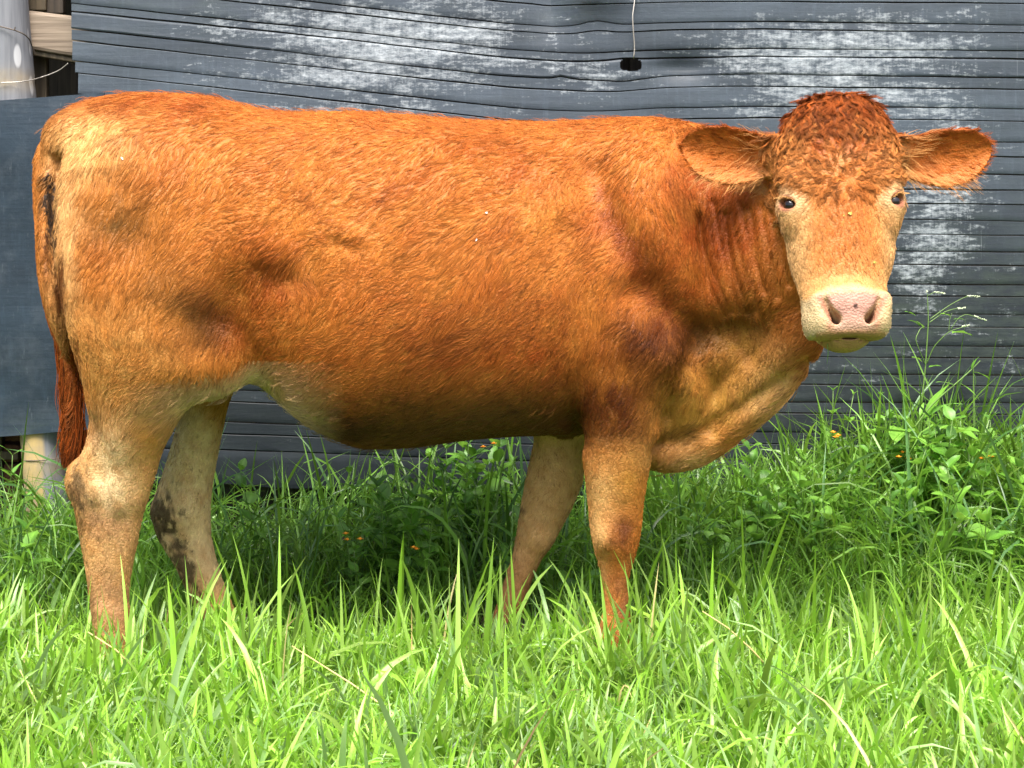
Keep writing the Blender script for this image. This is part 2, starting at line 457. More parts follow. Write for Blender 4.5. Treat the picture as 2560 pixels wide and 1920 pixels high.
# ------------------------------------------------------------------ ground
def ground_h(x, y):
    x = np.asarray(x, float); y = np.asarray(y, float)
    bank = np.clip((y - .35) / .6, 0, 1) ** 1.5 * (.03 + .16 * np.clip((x - .1) / 1.3, 0, 1)) * np.clip((3.5 - x) / 1.5, 0, 1)
    bump = .012 * np.sin(3.1 * x + 1.3 * y) * np.cos(2.3 * y - x) + .008 * np.sin(7.3 * x + 2) * np.sin(6.1 * y)
    near = np.exp(-(x ** 2 + y ** 2) / 30)
    return bank * (y < 1.02) + bump * near
gxs = np.unique(np.concatenate([np.linspace(-300, -4, 18), np.linspace(-4, 4, 90), np.linspace(4, 300, 18)]))
gys = np.unique(np.concatenate([np.linspace(-300, -4, 18), np.linspace(-4, 1.02, 60), np.linspace(1.05, 4, 12), np.linspace(4, 300, 18)]))
GX, GY = np.meshgrid(gxs, gys, indexing='ij')
gv = np.stack([GX, GY, ground_h(GX, GY)], -1).reshape(-1, 3); n2 = len(gys)
gi = (np.arange(len(gxs) - 1)[:, None] * n2 + np.arange(n2 - 1)[None]).ravel()
m_soil, nd, lk, bs = mat('soil')
nz = nd.new('ShaderNodeTexNoise'); nz.inputs['Scale'].default_value = 9; nz.inputs['Detail'].default_value = 8
cr = nd.new('ShaderNodeValToRGB'); cr.color_ramp.elements[0].color = (.020, .030, .008, 1); cr.color_ramp.elements[1].color = (.05, .075, .018, 1)
lk.new(nz.outputs[0], cr.inputs[0]); lk.new(cr.outputs[0], bs.inputs['Base Color']); bs.inputs['Roughness'].default_value = .9
tag(mesh_obj('ground', gv, np.stack([gi, gi + n2, gi + n2 + 1, gi + 1], 1), m_soil), kind='structure')

# ------------------------------------------------------------------ the shed wall of ribbed rubber belting
WY = .95
def rubber(name, base, paint=True):
    m, nd, lk, bs = mat(name)
    tc = nd.new('ShaderNodeTexCoord')
    def mapping(sx, sy, sz, rot=0):
        mp = nd.new('ShaderNodeMapping'); mp.inputs['Scale'].default_value = (sx, sy, sz); mp.inputs['Rotation'].default_value = (0, rot, 0)
        lk.new(tc.outputs['Object'], mp.inputs[0]); return mp.outputs[0]
    def noise(vec, sc, det=8, rough=.6):
        n = nd.new('ShaderNodeTexNoise'); n.inputs['Scale'].default_value = sc; n.inputs['Detail'].default_value = det; n.inputs['Roughness'].default_value = rough
        lk.new(vec, n.inputs['Vector']); return n.outputs[0]
    def ramp(fac, stops):
        r = nd.new('ShaderNodeValToRGB'); e = r.color_ramp.elements
        e[0].position, e[0].color = stops[0][0], (*stops[0][1], 1); e[1].position, e[1].color = stops[-1][0], (*stops[-1][1], 1)
        for p, c in stops[1:-1]:
            q = e.new(p); q.color = (*c, 1)
        lk.new(fac, r.inputs[0]); return r.outputs[0]
    def math_(op, a, b):
        n = nd.new('ShaderNodeMath'); n.operation = op
        for i, x in enumerate((a, b)):
            if isinstance(x, (int, float)): n.inputs[i].default_value = x
            else: lk.new(x, n.inputs[i])
        return n.outputs[0]
    def mix(f, a, b, bt='MIX'):
        n = nd.new('ShaderNodeMix'); n.data_type = 'RGBA'; n.blend_type = bt
        for i, x in ((0, f), (6, a), (7, b)):
            if isinstance(x, (int, float)): n.inputs[i].default_value = x
            elif isinstance(x, tuple): n.inputs[i].default_value = (*x, 1)
            else: lk.new(x, n.inputs[i])
        return n.outputs[2]
    b = np.array(base)
    big = noise(mapping(1.2, 1, 3.5), 2.0, 6)
    col = ramp(big, [(.30, tuple(b * .72)), (.5, tuple(b)), (.72, tuple(b * 1.35))])
    # pale rubbed streaks and fine vertical scuffs
    st = noise(mapping(18, 1, 2.2), 3.0, 6, .7); col = mix(math_('MULTIPLY', ramp(st, [(.52, (0, 0, 0)), (.75, (1, 1, 1))]), .35), col, tuple(b * 2.1))
    hz = noise(mapping(2.0, 1, 40), 2.0, 5, .65); col = mix(math_('MULTIPLY', ramp(hz, [(.5, (0, 0, 0)), (.75, (1, 1, 1))]), .35), col, tuple(b * .55))
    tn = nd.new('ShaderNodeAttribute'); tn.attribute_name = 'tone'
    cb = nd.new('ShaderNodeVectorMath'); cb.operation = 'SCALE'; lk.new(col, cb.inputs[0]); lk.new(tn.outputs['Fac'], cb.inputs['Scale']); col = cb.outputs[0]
    for ang in (.35, -.9, 1.3):                                    # sparse straight scuffs
        q = noise(mapping(60, 1, .9, ang), 1.6, 2, .4); g = noise(mapping(1, 1, 1), 2.3 + ang, 3)
        s_ = math_('MULTIPLY', ramp(q, [(.735, (0, 0, 0)), (.76, (1, 1, 1))]), ramp(g, [(.52, (0, 0, 0)), (.62, (1, 1, 1))])); col = mix(math_('MULTIPLY', s_, .35), col, (.30, .33, .36))
    # green algae film where the attribute says so
    at = nd.new('ShaderNodeAttribute'); at.attribute_name = 'algae'
    al = noise(mapping(3, 1, 9), 2.5, 7, .7)
    col = mix(math_('MULTIPLY', math_('MULTIPLY', ramp(al, [(.42, (0, 0, 0)), (.7, (1, 1, 1))]), at.outputs['Fac']), .55), col, (.055, .075, .055))
    if not paint:
        sq = noise(mapping(3, 1, 3), 2.0, 10, .7); col = mix(math_('MULTIPLY', ramp(sq, [(.48, (0, 0, 0)), (.72, (1, 1, 1))]), .6), col, (.060, .075, .092))
        s2 = noise(mapping(30, 1, 6, .5), 3.0, 6, .7); col = mix(math_('MULTIPLY', ramp(s2, [(.62, (0, 0, 0)), (.74, (1, 1, 1))]), .5), col, (.09, .105, .12))
    if paint:
        ap = nd.new('ShaderNodeAttribute'); ap.attribute_name = 'paint'
        n1 = noise(mapping(1.9, 1, 6.5), 3.0, 12, .68); n2_ = noise(mapping(9, 1, 26), 3.0, 10, .75); n3 = noise(mapping(40, 1, 6), 3.0, 4, .6)
        f = math_('ADD', math_('ADD', math_('MULTIPLY', n1, .50), math_('MULTIPLY', n2_, .52)), math_('MULTIPLY', n3, .16))
        f = math_('ADD', f, math_('MULTIPLY', math_('SUBTRACT', ap.outputs['Fac'], .5), .24))
        pm = ramp(f, [(.60, (0, 0, 0)), (.66, (.35, .35, .35)), (.78, (.9, .9, .9))])
        col = mix(pm, col, ramp(n2_, [(.35, (.20, .24, .27)), (.62, (.42, .46, .49))]))
        rg = math_('ADD', math_('MULTIPLY', pm, .3), .48); lk.new(rg, bs.inputs['Roughness'])
    else:
        bs.inputs['Roughness'].default_value = .5
    lk.new(col, bs.inputs['Base Color'])
    bs.inputs['Specular IOR Level'].default_value = .25
    bp = nd.new('ShaderNodeBump'); bp.inputs['Strength'].default_value = .25; bp.inputs['Distance'].default_value = .004
    lk.new(math_('ADD', math_('MULTIPLY', noise(mapping(14, 1, 14), 4, 8), 1.0), hz), bp.inputs['Height']); lk.new(bp.outputs[0], bs.inputs['Normal'])
    return m
m_belt = rubber('weathered_rubber', (.041, .053, .068))
m_sheet = rubber('plain_rubber', (.017, .028, .041), paint=False)

BL = [-640, -600, -570, -520, -490, -440, -410, -365, -335, -290, -262, -215, -190, -140, -112, -60, -41, 6, 26, 72, 101, 151, 181, 233, 271, 314, 353, 390, 430, 465, 508, 542, 589, 619, 665, 695, 743, 773, 815, 842, 885, 914, 962, 990, 1030, 1072]
SU = [-400, 180, 600, 900, 1276, 1400, 1450, 1520, 1660, 1899, 2560, 3500]; SVs = [-52, 0, 46, 77, 118, 125, 127, 125, 117, 113, 123, 130]
uu_ = np.linspace(-400, 3500, 400); shp = smooth1(np.interp(uu_, SU, SVs), 5)
def line_v(b, u):
    k = np.interp(b, [250, 700, 1100], [1, .55, .30])
    v = b + 123 - k * (123 - np.interp(u, uu_, shp))
    v = v + 1.0 * np.sin(u * .004 + b * .05) + .35 * np.sin(u * .031 + b * .11)
    if -65 < b < -35: v = v - 13 * np.exp(-((u - 1490) / 45) ** 2) * (1 if b < -50 else .55)
    if 60 < b < 90: v = v + 9 * np.exp(-((u - 1560) / 70) ** 2) - 7 * np.exp(-((u - 1405) / 22) ** 2)
    if 90 < b < 120: v = v + 5 * np.exp(-((u - 1560) / 100) ** 2)
    if 20 < b < 40: v = v - 4 * np.exp(-((u - 1560) / 40) ** 2)
    return v
def wall_y(x, z):
    y = WY + .012 * np.sin(x * 2.1 + .6) * np.sin(z * 1.7) + .006 * np.sin(x * 5.3 - z * 2)
    y = y - .035 * np.exp(-((x - .27) / .10) ** 2 - ((z - 1.85) / .07) ** 2)            # dent and bulge high in the middle
    y = y + .030 * np.exp(-((x - .12) / .05) ** 2 - ((z - 1.83) / .12) ** 2)
    y = y + .022 * np.exp(-((x - .55) / .09) ** 2 - ((z - 1.60) / .04) ** 2)
    return y
def gauss(u, v, c, r): return np.exp(-((u - c[0]) / r[0]) ** 2 - ((v - c[1]) / r[1]) ** 2)
def paint_w(u, v):
    w = .17 + .55 * gauss(u, v, (880, 170), (300, 150)) + .45 * gauss(u, v, (1150, 90), (260, 110)) + .5 * gauss(u, v, (1480, 190), (110, 45))
    w = w + .62 * gauss(u, v, (2080, 230), (260, 100)) + .55 * gauss(u, v, (2180, 90), (300, 70)) + .55 * gauss(u, v, (2370, 420), (110, 190)) + .45 * gauss(u, v, (2300, 640), (120, 140))
    w = w + .35 * gauss(u, v, (1900, 130), (200, 60)) + .30 * gauss(u, v, (700, 60), (300, 60)) + .15 * gauss(u, v, (2400, 900), (300, 200)) + .25 * gauss(u, v, (2000, 950), (250, 60))
    w = w * np.interp(v, [900, 1000], [1, .75]) - .35 * (u < 420) * (v < 400)
    return np.clip(w, 0, 1)
belt = empty('belting_wall', P(1400, 1165, WY) * [1, 1, 0])
tag(belt, 'shed wall of dark ribbed rubber belting with peeling white paint, behind the cow', 'wall')
BO = np.array(belt.location)
HOLE = (1577, 162, 27, 15)
def left_edge(v): return np.interp(v, [-700, 0, 90, 150, 200, 240, 500, 1200], [165, 177, 178, 182, 195, 204, 250, 250])
PR = np.array([(0.0, .0110), (.0, .0014), (.03, .0), (.30, .0), (.70, .0), (.97, .0), (1.0, .0008), (1.0, .0110)])
for bi in range(len(BL) - 1):
    b0, b1 = BL[bi], BL[bi + 1]
    ul = left_edge(b0 + 20)
    hole = (b0 == 26)
    us = np.concatenate([np.linspace(ul, 1540, 60), np.linspace(1546, 1610, 33), np.linspace(1618, 2600, 48), np.linspace(2640, 3500, 18)])
    v0, v1 = line_v(b0, us), line_v(b1, us)
    gap = 1.35 + .5 * np.sin(us * .006 + bi)                       # open seams, uneven
    v0 = v0 + gap; v1 = v1 - gap
    if bi == len(BL) - 2: v1 = v1 + 45 + 2.5 * np.sin(us * .02)
    prof = PR if not hole else np.array([(0, .0095), (0, .003), (.05, 0)] + [(q, -.0012) for q in np.linspace(.12, .75, 12)] + [(.92, -.002), (1, 0), (1, .0095)])
    tilt = rng.uniform(-.0025, .0); bow = 0.0
    V = []
    for q, dy in prof:
        p = np.array([P(u, a + (c - a) * q, WY) for u, a, c in zip(us, v0, v1)])
        p[:, 1] = wall_y(p[:, 0], p[:, 2]) + dy + tilt * (q - .5) - bow * np.sin(np.pi * q) * .5
        V.append(p)
    V = np.stack(V, 1); nu, npf = V.shape[:2]
    fs = []
    sharp = True
    uv = np.stack([np.repeat(us[:, None], npf, 1), v0[:, None] + (v1 - v0)[:, None] * prof[:, 0][None]], -1)
    for i in range(nu - 1):
        for j in range(npf - 1):
            if hole:
                cu, cv = uv[i:i + 2, j:j + 2].reshape(-1, 2).mean(0)
                if abs((cu - HOLE[0]) / HOLE[2]) ** 3.2 + abs((cv - HOLE[1]) / HOLE[3]) ** 3.2 < 1: continue
            fs.append((i * npf + j, i * npf + j + 1, (i + 1) * npf + j + 1, (i + 1) * npf + j))
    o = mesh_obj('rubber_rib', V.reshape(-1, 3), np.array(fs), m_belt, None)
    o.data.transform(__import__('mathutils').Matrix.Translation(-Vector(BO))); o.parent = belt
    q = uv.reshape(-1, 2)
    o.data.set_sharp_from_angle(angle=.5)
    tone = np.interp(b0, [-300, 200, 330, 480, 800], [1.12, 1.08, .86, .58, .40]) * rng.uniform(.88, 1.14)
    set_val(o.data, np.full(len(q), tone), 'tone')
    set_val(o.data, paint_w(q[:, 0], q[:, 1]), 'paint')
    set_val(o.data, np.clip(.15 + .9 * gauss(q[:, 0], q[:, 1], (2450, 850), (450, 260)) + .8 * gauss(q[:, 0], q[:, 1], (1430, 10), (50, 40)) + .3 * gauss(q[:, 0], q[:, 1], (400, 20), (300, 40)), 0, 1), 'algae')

# plain sheet nailed over the foot of the wall at the left
sh = []
us = np.linspace(-700, 260, 40); qs = np.linspace(0, 1, 30)
for u in us:
    vt = np.interp(u, [-700, 0, 200, 260], [300, 252, 236, 232]); vb = np.interp(u, [-700, 0, 60, 140, 260], [1110, 1092, 1088, 1080, 1070])
    for q in qs:
        p = P(u, vt + (vb - vt) * q, .905); p[1] += .010 * math.sin(p[0] * 3) * math.sin(p[2] * 4) - .012 * q ** 8 + .006 * math.sin(p[2] * 9 + p[0] * 5); sh.append(p)
sh = np.array(sh); n2 = len(qs)
front = [(i * n2 + j, i * n2 + j + 1, (i + 1) * n2 + j + 1, (i + 1) * n2 + j) for i in range(len(us) - 1) for j in range(n2 - 1)]
back = sh + [0, .006, 0]; nb = len(sh)
fs = front + [tuple(k + nb for k in f[::-1]) for f in front]
rim = [i * n2 for i in range(len(us))] + [(len(us) - 1) * n2 + j for j in range(1, n2)] + [i * n2 + n2 - 1 for i in range(len(us) - 2, -1, -1)] + [j for j in range(n2 - 2, 0, -1)]
fs += [(rim[k], rim[(k + 1) % len(rim)], rim[(k + 1) % len(rim)] + nb, rim[k] + nb) for k in range(len(rim))]
o = mesh_obj('rubber_sheet', np.concatenate([sh, back]), fs, m_sheet)
o.data.set_sharp_from_angle(angle=.5)
set_val(o.data, np.full(len(o.data.vertices), 1.0), 'tone')
set_val(o.data, np.concatenate([np.clip((q_ - .93) * 12, 0, 1) * np.ones(1) for _ in us for q_ in qs] * 2), 'algae')
tag(o, 'smooth dark blue rubber sheet nailed low over the pole, behind the rump', 'rubber sheet')

# ---- wood
def wood(name, c0, c1, vertical=True, lichen=False):
    m, nd, lk, bs = mat(name)
    tc = nd.new('ShaderNodeTexCoord'); mp = nd.new('ShaderNodeMapping'); mp.inputs['Scale'].default_value = (30, 30, 1.6) if vertical else (1.6, 30, 40)
    lk.new(tc.outputs['Object'], mp.inputs[0]); n = nd.new('ShaderNodeTexNoise'); n.inputs['Scale'].default_value = 2; n.inputs['Detail'].default_value = 8; n.inputs['Distortion'].default_value = .6
    lk.new(mp.outputs[0], n.inputs[0]); r = nd.new('ShaderNodeValToRGB'); r.color_ramp.elements[0].position = .35; r.color_ramp.elements[1].position = .68
    r.color_ramp.elements[0].color = (*c0, 1); r.color_ramp.elements[1].color = (*c1, 1); lk.new(n.outputs[0], r.inputs[0])
    out = r.outputs[0]
    if lichen:
        vo = nd.new('ShaderNodeTexVoronoi'); vo.inputs['Scale'].default_value = 1; vo.inputs['Randomness'].default_value = 1
        mp2 = nd.new('ShaderNodeMapping'); mp2.inputs['Scale'].default_value = (18, 22, 6.5); lk.new(tc.outputs['Object'], mp2.inputs[0]); lk.new(mp2.outputs[0], vo.inputs['Vector'])
        r2 = nd.new('ShaderNodeValToRGB'); r2.color_ramp.elements[0].position = .22; r2.color_ramp.elements[0].color = (1, 1, 1, 1); r2.color_ramp.elements[1].position = .29; r2.color_ramp.elements[1].color = (0, 0, 0, 1)
        lk.new(vo.outputs['Distance'], r2.inputs[0])
        n3 = nd.new('ShaderNodeTexNoise'); n3.inputs['Scale'].default_value = 5; lk.new(tc.outputs['Object'], n3.inputs[0])
        sr = nd.new('ShaderNodeSeparateColor'); lk.new(vo.outputs['Color'], sr.inputs[0]); g0 = nd.new('ShaderNodeMath'); g0.operation = 'GREATER_THAN'; lk.new(sr.outputs[0], g0.inputs[0]); g0.inputs[1].default_value = .30
        g1 = nd.new('ShaderNodeMath'); g1.operation = 'MULTIPLY'; lk.new(g0.outputs[0], g1.inputs[0]); lk.new(r2.outputs[0], g1.inputs[1])
        gt = nd.new('ShaderNodeMath'); gt.operation = 'MULTIPLY'; lk.new(g1.outputs[0], gt.inputs[0])
        at = nd.new('ShaderNodeAttribute'); at.attribute_name = 'lichen'; lk.new(at.outputs['Fac'], gt.inputs[1])
        mx = nd.new('ShaderNodeMix'); mx.data_type = 'RGBA'; lk.new(gt.outputs[0], mx.inputs[0]); lk.new(out, mx.inputs[6]); mx.inputs[7].default_value = (.36, .37, .39, 1); out = mx.outputs[2]
        at2 = nd.new('ShaderNodeAttribute'); at2.attribute_name = 'rust'
        m3 = nd.new('ShaderNodeMath'); m3.operation = 'MULTIPLY'; lk.new(at2.outputs['Fac'], m3.inputs[0])
        n4 = nd.new('ShaderNodeTexNoise'); n4.inputs['Scale'].default_value = 26; n4.inputs['Detail'].default_value = 8; lk.new(tc.outputs['Object'], n4.inputs[0]); lk.new(n4.outputs[0], m3.inputs[1])
        mx = nd.new('ShaderNodeMix'); mx.data_type = 'RGBA'; lk.new(m3.outputs[0], mx.inputs[0]); lk.new(out, mx.inputs[6]); mx.inputs[7].default_value = (.42, .30, .11, 1); out = mx.outputs[2]
    lk.new(out, bs.inputs['Base Color']); bs.inputs['Roughness'].default_value = .75
    bp = nd.new('ShaderNodeBump'); bp.inputs['Strength'].default_value = .35; bp.inputs['Distance'].default_value = .004; lk.new(n.outputs[0], bp.inputs['Height']); lk.new(bp.outputs[0], bs.inputs['Normal'])
    return m
m_pole = wood('grey_bamboo', (.105, .112, .128), (.17, .18, .20), True, True)
m_beam = wood('pale_weathered_wood', (.10, .073, .05), (.24, .19, .14), False)
m_board = wood('dark_board', (.018, .013, .009), (.06, .045, .030))
m_board2 = wood('brown_board', (.05, .038, .022), (.11, .085, .05))

m_board3 = wood('shaded_board', (.010, .009, .007), (.030, .024, .018))  # near-black: shade of the grass put into the footing board's colour
py = .985; top, bot = P(-18, -400, py), P(133, 1420, py)
zs = np.linspace(bot[2] - .10, top[2] + .3, 120); pts = []; rad = []
ax_ = lambda z: bot + (top - bot) * (z - bot[2]) / (top[2] - bot[2])
NODES = [P(0, 205, py)[2], P(0, 1158, py)[2], P(0, 690, py)[2], P(0, -260, py)[2]]
for z in zs:
    pts.append(ax_(z)); rad.append(.0685 + sum(.0035 * math.exp(-((z - q - .006) / .008) ** 2) - .002 * math.exp(-((z - q + .006) / .005) ** 2) for q in NODES))
v, f = tube(pts, np.array(rad), 40); po = np.array([bot[0], py, 0.0])
pole = mesh_obj('bamboo_pole', v - po, f, m_pole); pole.location = po
px_ = (v[:, 2])
set_val(pole.data, np.clip((px_ - 1.25) * 4, .1, 1), 'lichen')
set_val(pole.data, np.clip(1.6 * np.exp(-((px_ - .30) / .28) ** 2) * (v[:, 0] < ax_(.3)[0] + .02) + sum(np.exp(-((px_ - q) / .03) ** 2) * .6 for q in NODES), 0, 1.4), 'rust')
tag(pole, 'thick grey bamboo pole with white lichen spots, standing left of the cow', 'pole')

def slab(name, corners, y0, y1, m, parent=None, bev=.004):
    """a board from its four face corners (world x, z), front y0, back y1"""
    c = np.array(corners, float)
    v = [(x, y0, z) for x, z in c] + [(x, y1, z) for x, z in c]
    f = [(3, 2, 1, 0), (4, 5, 6, 7)] + [(i, (i + 1) % 4, (i + 1) % 4 + 4, i + 4) for i in range(4)]
    o = mesh_obj(name, v, f, m, parent, smooth=False)
    bv = o.modifiers.new('bevel', 'BEVEL'); bv.width = bev; bv.segments = 2
    return o
def xz(u, v, y): p = P(u, v, y); return (p[0], p[2])
y_ = 1.0
o = slab('wooden_rail', [xz(30, 20, y_), xz(400, 66, y_), xz(400, 178, y_), xz(30, 116, y_)], .998, 1.075, m_beam, bev=.012)
tag(o, 'pale weathered wooden rail running from the pole behind the belting', 'rail')
o = slab('wooden_batten', [xz(60, 122, y_ + .01), xz(400, 182, y_ + .01), xz(400, 194, y_ + .01), xz(60, 134, y_ + .01)], 1.012, 1.05, m_board2)
tag(o, 'thin wooden batten under the weathered rail at the top left', 'batten')

shed = empty('shed', (-1.6, 1.9, 0)); tag(shed, 'dim timber shed interior behind the belting wall and bamboo pole, closed in by added boards to keep it dark', 'shed')
SHO = Vector(shed.location)
def shed_part(o): o.data.transform(__import__('mathutils').Matrix.Translation(-SHO)); o.parent = shed; return o
for (u0, u1, v0, v1, y0, m) in [(60, 114, -420, 26, 1.085, m_board2), (112, 158, -420, 34, 1.10, m_board), (78, 116, 118, 1330, 1.085, m_board2), (-190, -60, -400, 1350, 1.09, m_board), (-55, 5, 900, 1330, 1.085, m_board), (-50, 45, 1130, 1150, 1.07, m_board2), (60, 75, 1100, 1340, 1.06, m_board)]:
    shed_part(slab('board', [xz(u0, v0, y0), xz(u1, v0, y0), xz(u1, v1, y0), xz(u0, v1, y0)], y0, y0 + .03, m))
zb = 2.75  # back planks, roof and sides added to keep the gaps in the wall dark
for x in np.arange(-3.2, 4.4, .25):
    shed_part(slab('added_plank', [(x, zb), (x + .256, zb), (x + .256, -.05), (x, -.05)], 2.8 + .035 * (round(x / .25) % 2), 2.83 + .035 * (round(x / .25) % 2), m_board))
def plainbox(name, b, m): 
    v, f = box(*b); return shed_part(mesh_obj(name, v, f, m, None, smooth=False))
plainbox('added_roof', (-3.3, 4.5, .99, 3.0, 2.76, 2.80), m_board)
plainbox('added_side_wall', (4.42, 4.45, 1.0, 2.87, -.05, 2.75), m_board); plainbox('added_side_wall', (-3.25, -3.22, 1.0, 2.87, -.05, 2.75), m_board)
plainbox('footing_board', (-1.30, 4.3, 1.02, 1.05, -.05, .42), m_board3)

# broken brickwork beside the foot of the pole
m_brick, nd, lk, bs = mat('old_brick')
nz = nd.new('ShaderNodeTexNoise'); nz.inputs['Scale'].default_value = 40; nz.inputs['Detail'].default_value = 8
cr = nd.new('ShaderNodeValToRGB'); cr.color_ramp.elements[0].color = (.05, .022, .014, 1); cr.color_ramp.elements[1].color = (.20, .085, .05, 1); cr.color_ramp.elements[0].position = .3; cr.color_ramp.elements[1].position = .7
lk.new(nz.outputs[0], cr.inputs[0]); lk.new(cr.outputs[0], bs.inputs['Base Color']); bs.inputs['Roughness'].default_value = .9
bp = nd.new('ShaderNodeBump'); bp.inputs['Strength'].default_value = .8; bp.inputs['Distance'].default_value = .01; lk.new(nz.outputs[0], bp.inputs['Height']); lk.new(bp.outputs[0], bs.inputs['Normal'])
bw = empty('brick_pier', P(20, 1300, 1.15) * [1, 1, 0]); tag(bw, 'low pier of old reddish bricks in the gap left of the pole foot', 'brick pier')
BWO = Vector(bw.location)
for r_ in range(7):
    for c_ in range(2):
        z0 = .02 + r_ * .068; x0 = P(-60, 0, 1.1)[0] + c_ * .215 + (r_ % 2) * .06 - .06
        o = slab('brick', [(x0, z0 + .062), (x0 + .205, z0 + .058), (x0 + .206, z0 + .001), (x0, z0)], 1.10 + rng.uniform(0, .012), 1.2, m_brick, bev=.008)
        o.data.transform(__import__('mathutils').Matrix.Translation(-BWO)); o.parent = bw

# ---- wires
m_wire, nd, lk, bs = mat('rusty_wire'); bs.inputs['Base Color'].default_value = (.10, .08, .065, 1); bs.inputs['Roughness'].default_value = .6; bs.inputs['Metallic'].default_value = .5
m_wire2, nd, lk, bs = mat('galvanised_wire'); bs.inputs['Base Color'].default_value = (.45, .42, .38, 1); bs.inputs['Roughness'].default_value = .45; bs.inputs['Metallic'].default_value = .6
def wire(pts, r, m, label):
    pts = np.array(pts); q = np.linspace(0, 1, 8 * len(pts)); k = np.linspace(0, 1, len(pts))
    s = np.stack([smooth1(np.interp(q, k, pts[:, d]), 4) for d in range(3)], 1)
    v, f = tube(s, r, 6); o = mesh_obj('wire', v, f, m); tag(o, label, 'wire', None); return o
wy = WY - .012
wire([P(1588, -60, wy), P(1587, 0, wy - .004), P(1581, 40, wy - .012), P(1583, 75, wy - .008), P(1586, 110, wy), P(1586, 128, wy + .002), P(1584, 143, wy + .004), P(1584, 147, wy + .03)], .0021, m_wire2, 'pale wire hanging down into the dark slot in the belting')
yy = .908
wire([P(-30, 60, yy), P(0, 66, yy), P(36, 75, yy), P(60, 85, yy + .012), P(74, 98, yy + .04), P(80, 115, yy + .07), P(88, 136, yy + .085)], .0022, m_wire, 'dark wire bent round the upper bamboo pole')
wire([P(36, 75, yy - .004), P(38, 67, yy - .004)], .0022, m_wire, 'short wire stub twisted upright on the bamboo pole')
wire([P(-30, 207, yy), P(0, 207, yy), P(50, 205, yy + .004), P(84, 199, yy + .055), P(100, 194, 1.02), P(125, 186, 1.02), P(150, 175, 1.02), P(172, 157, 1.01)], .0018, m_wire2, 'thin wire tied round the pole node and looping to the belting')
wire([P(60, 1152, .93), P(75, 1152, .915), P(110, 1151, .912), P(150, 1145, .925), P(200, 1139, 1.0)], .0016, m_wire, 'rusty wire tied round the pole foot under the rubber sheet')
# ------------------------------------------------------------------ coat colours (real markings and painted shade, stains and mud)
cow = mesh_obj('cow', BV, BQ, None)
tag(cow, 'orange-brown cow standing side-on in the grass, looking at the camera', 'cow')
BN = np.empty(len(BV) * 3, dtype=np.float32); cow.data.vertex_normals.foreach_get('vector', BN); BN = BN.reshape(-1, 3).astype(float)

C_ORANGE = np.array(lin(216, 134, 57)); C_RED = np.array(lin(170, 82, 30)); C_DARK = np.array(lin(96, 48, 15)); C_TAN = np.array(lin(224, 172, 108))
C_CREAM = np.array(lin(232, 202, 152)); C_MUD_SHADE = np.array(lin(58, 44, 32)); C_PINK = np.array(lin(218, 164, 146)); C_OLIVE = np.array(lin(118, 84, 40)); C_GOLD = np.array(lin(190, 132, 58))

def head_local(p):
    q = p - HO
    s = (q @ es) / HL; return s, q @ et - KT * s, q @ en - KN * s
def is_head(p):
    s, t, n = head_local(p)
    return (s > -.14) & (s < 1.1) & (np.abs(t) < np.interp(s, [0, .35, .5, .7, 1], [.15, .150, .140, .118, .10])) & (n > -.235 + .0 * s) & (n < .12) & (p[:, 1] < -.27) & (n > np.interp(s, [0, .3, 1], [-.15, -.13, -.12]))
def ear_local(p, k):
    B, T, ea, eb, ec_, L = EARS[k]; q = p - B
    return (q @ ea) / L, q @ eb, q @ ec_
def uv_of(p):
    d = CAM_D + p[:, 1]
    return (p[:, 0] / d * FPX + 1280) / DS, (HOR - (p[:, 2] - CAM_H) / d * FPX) / DS

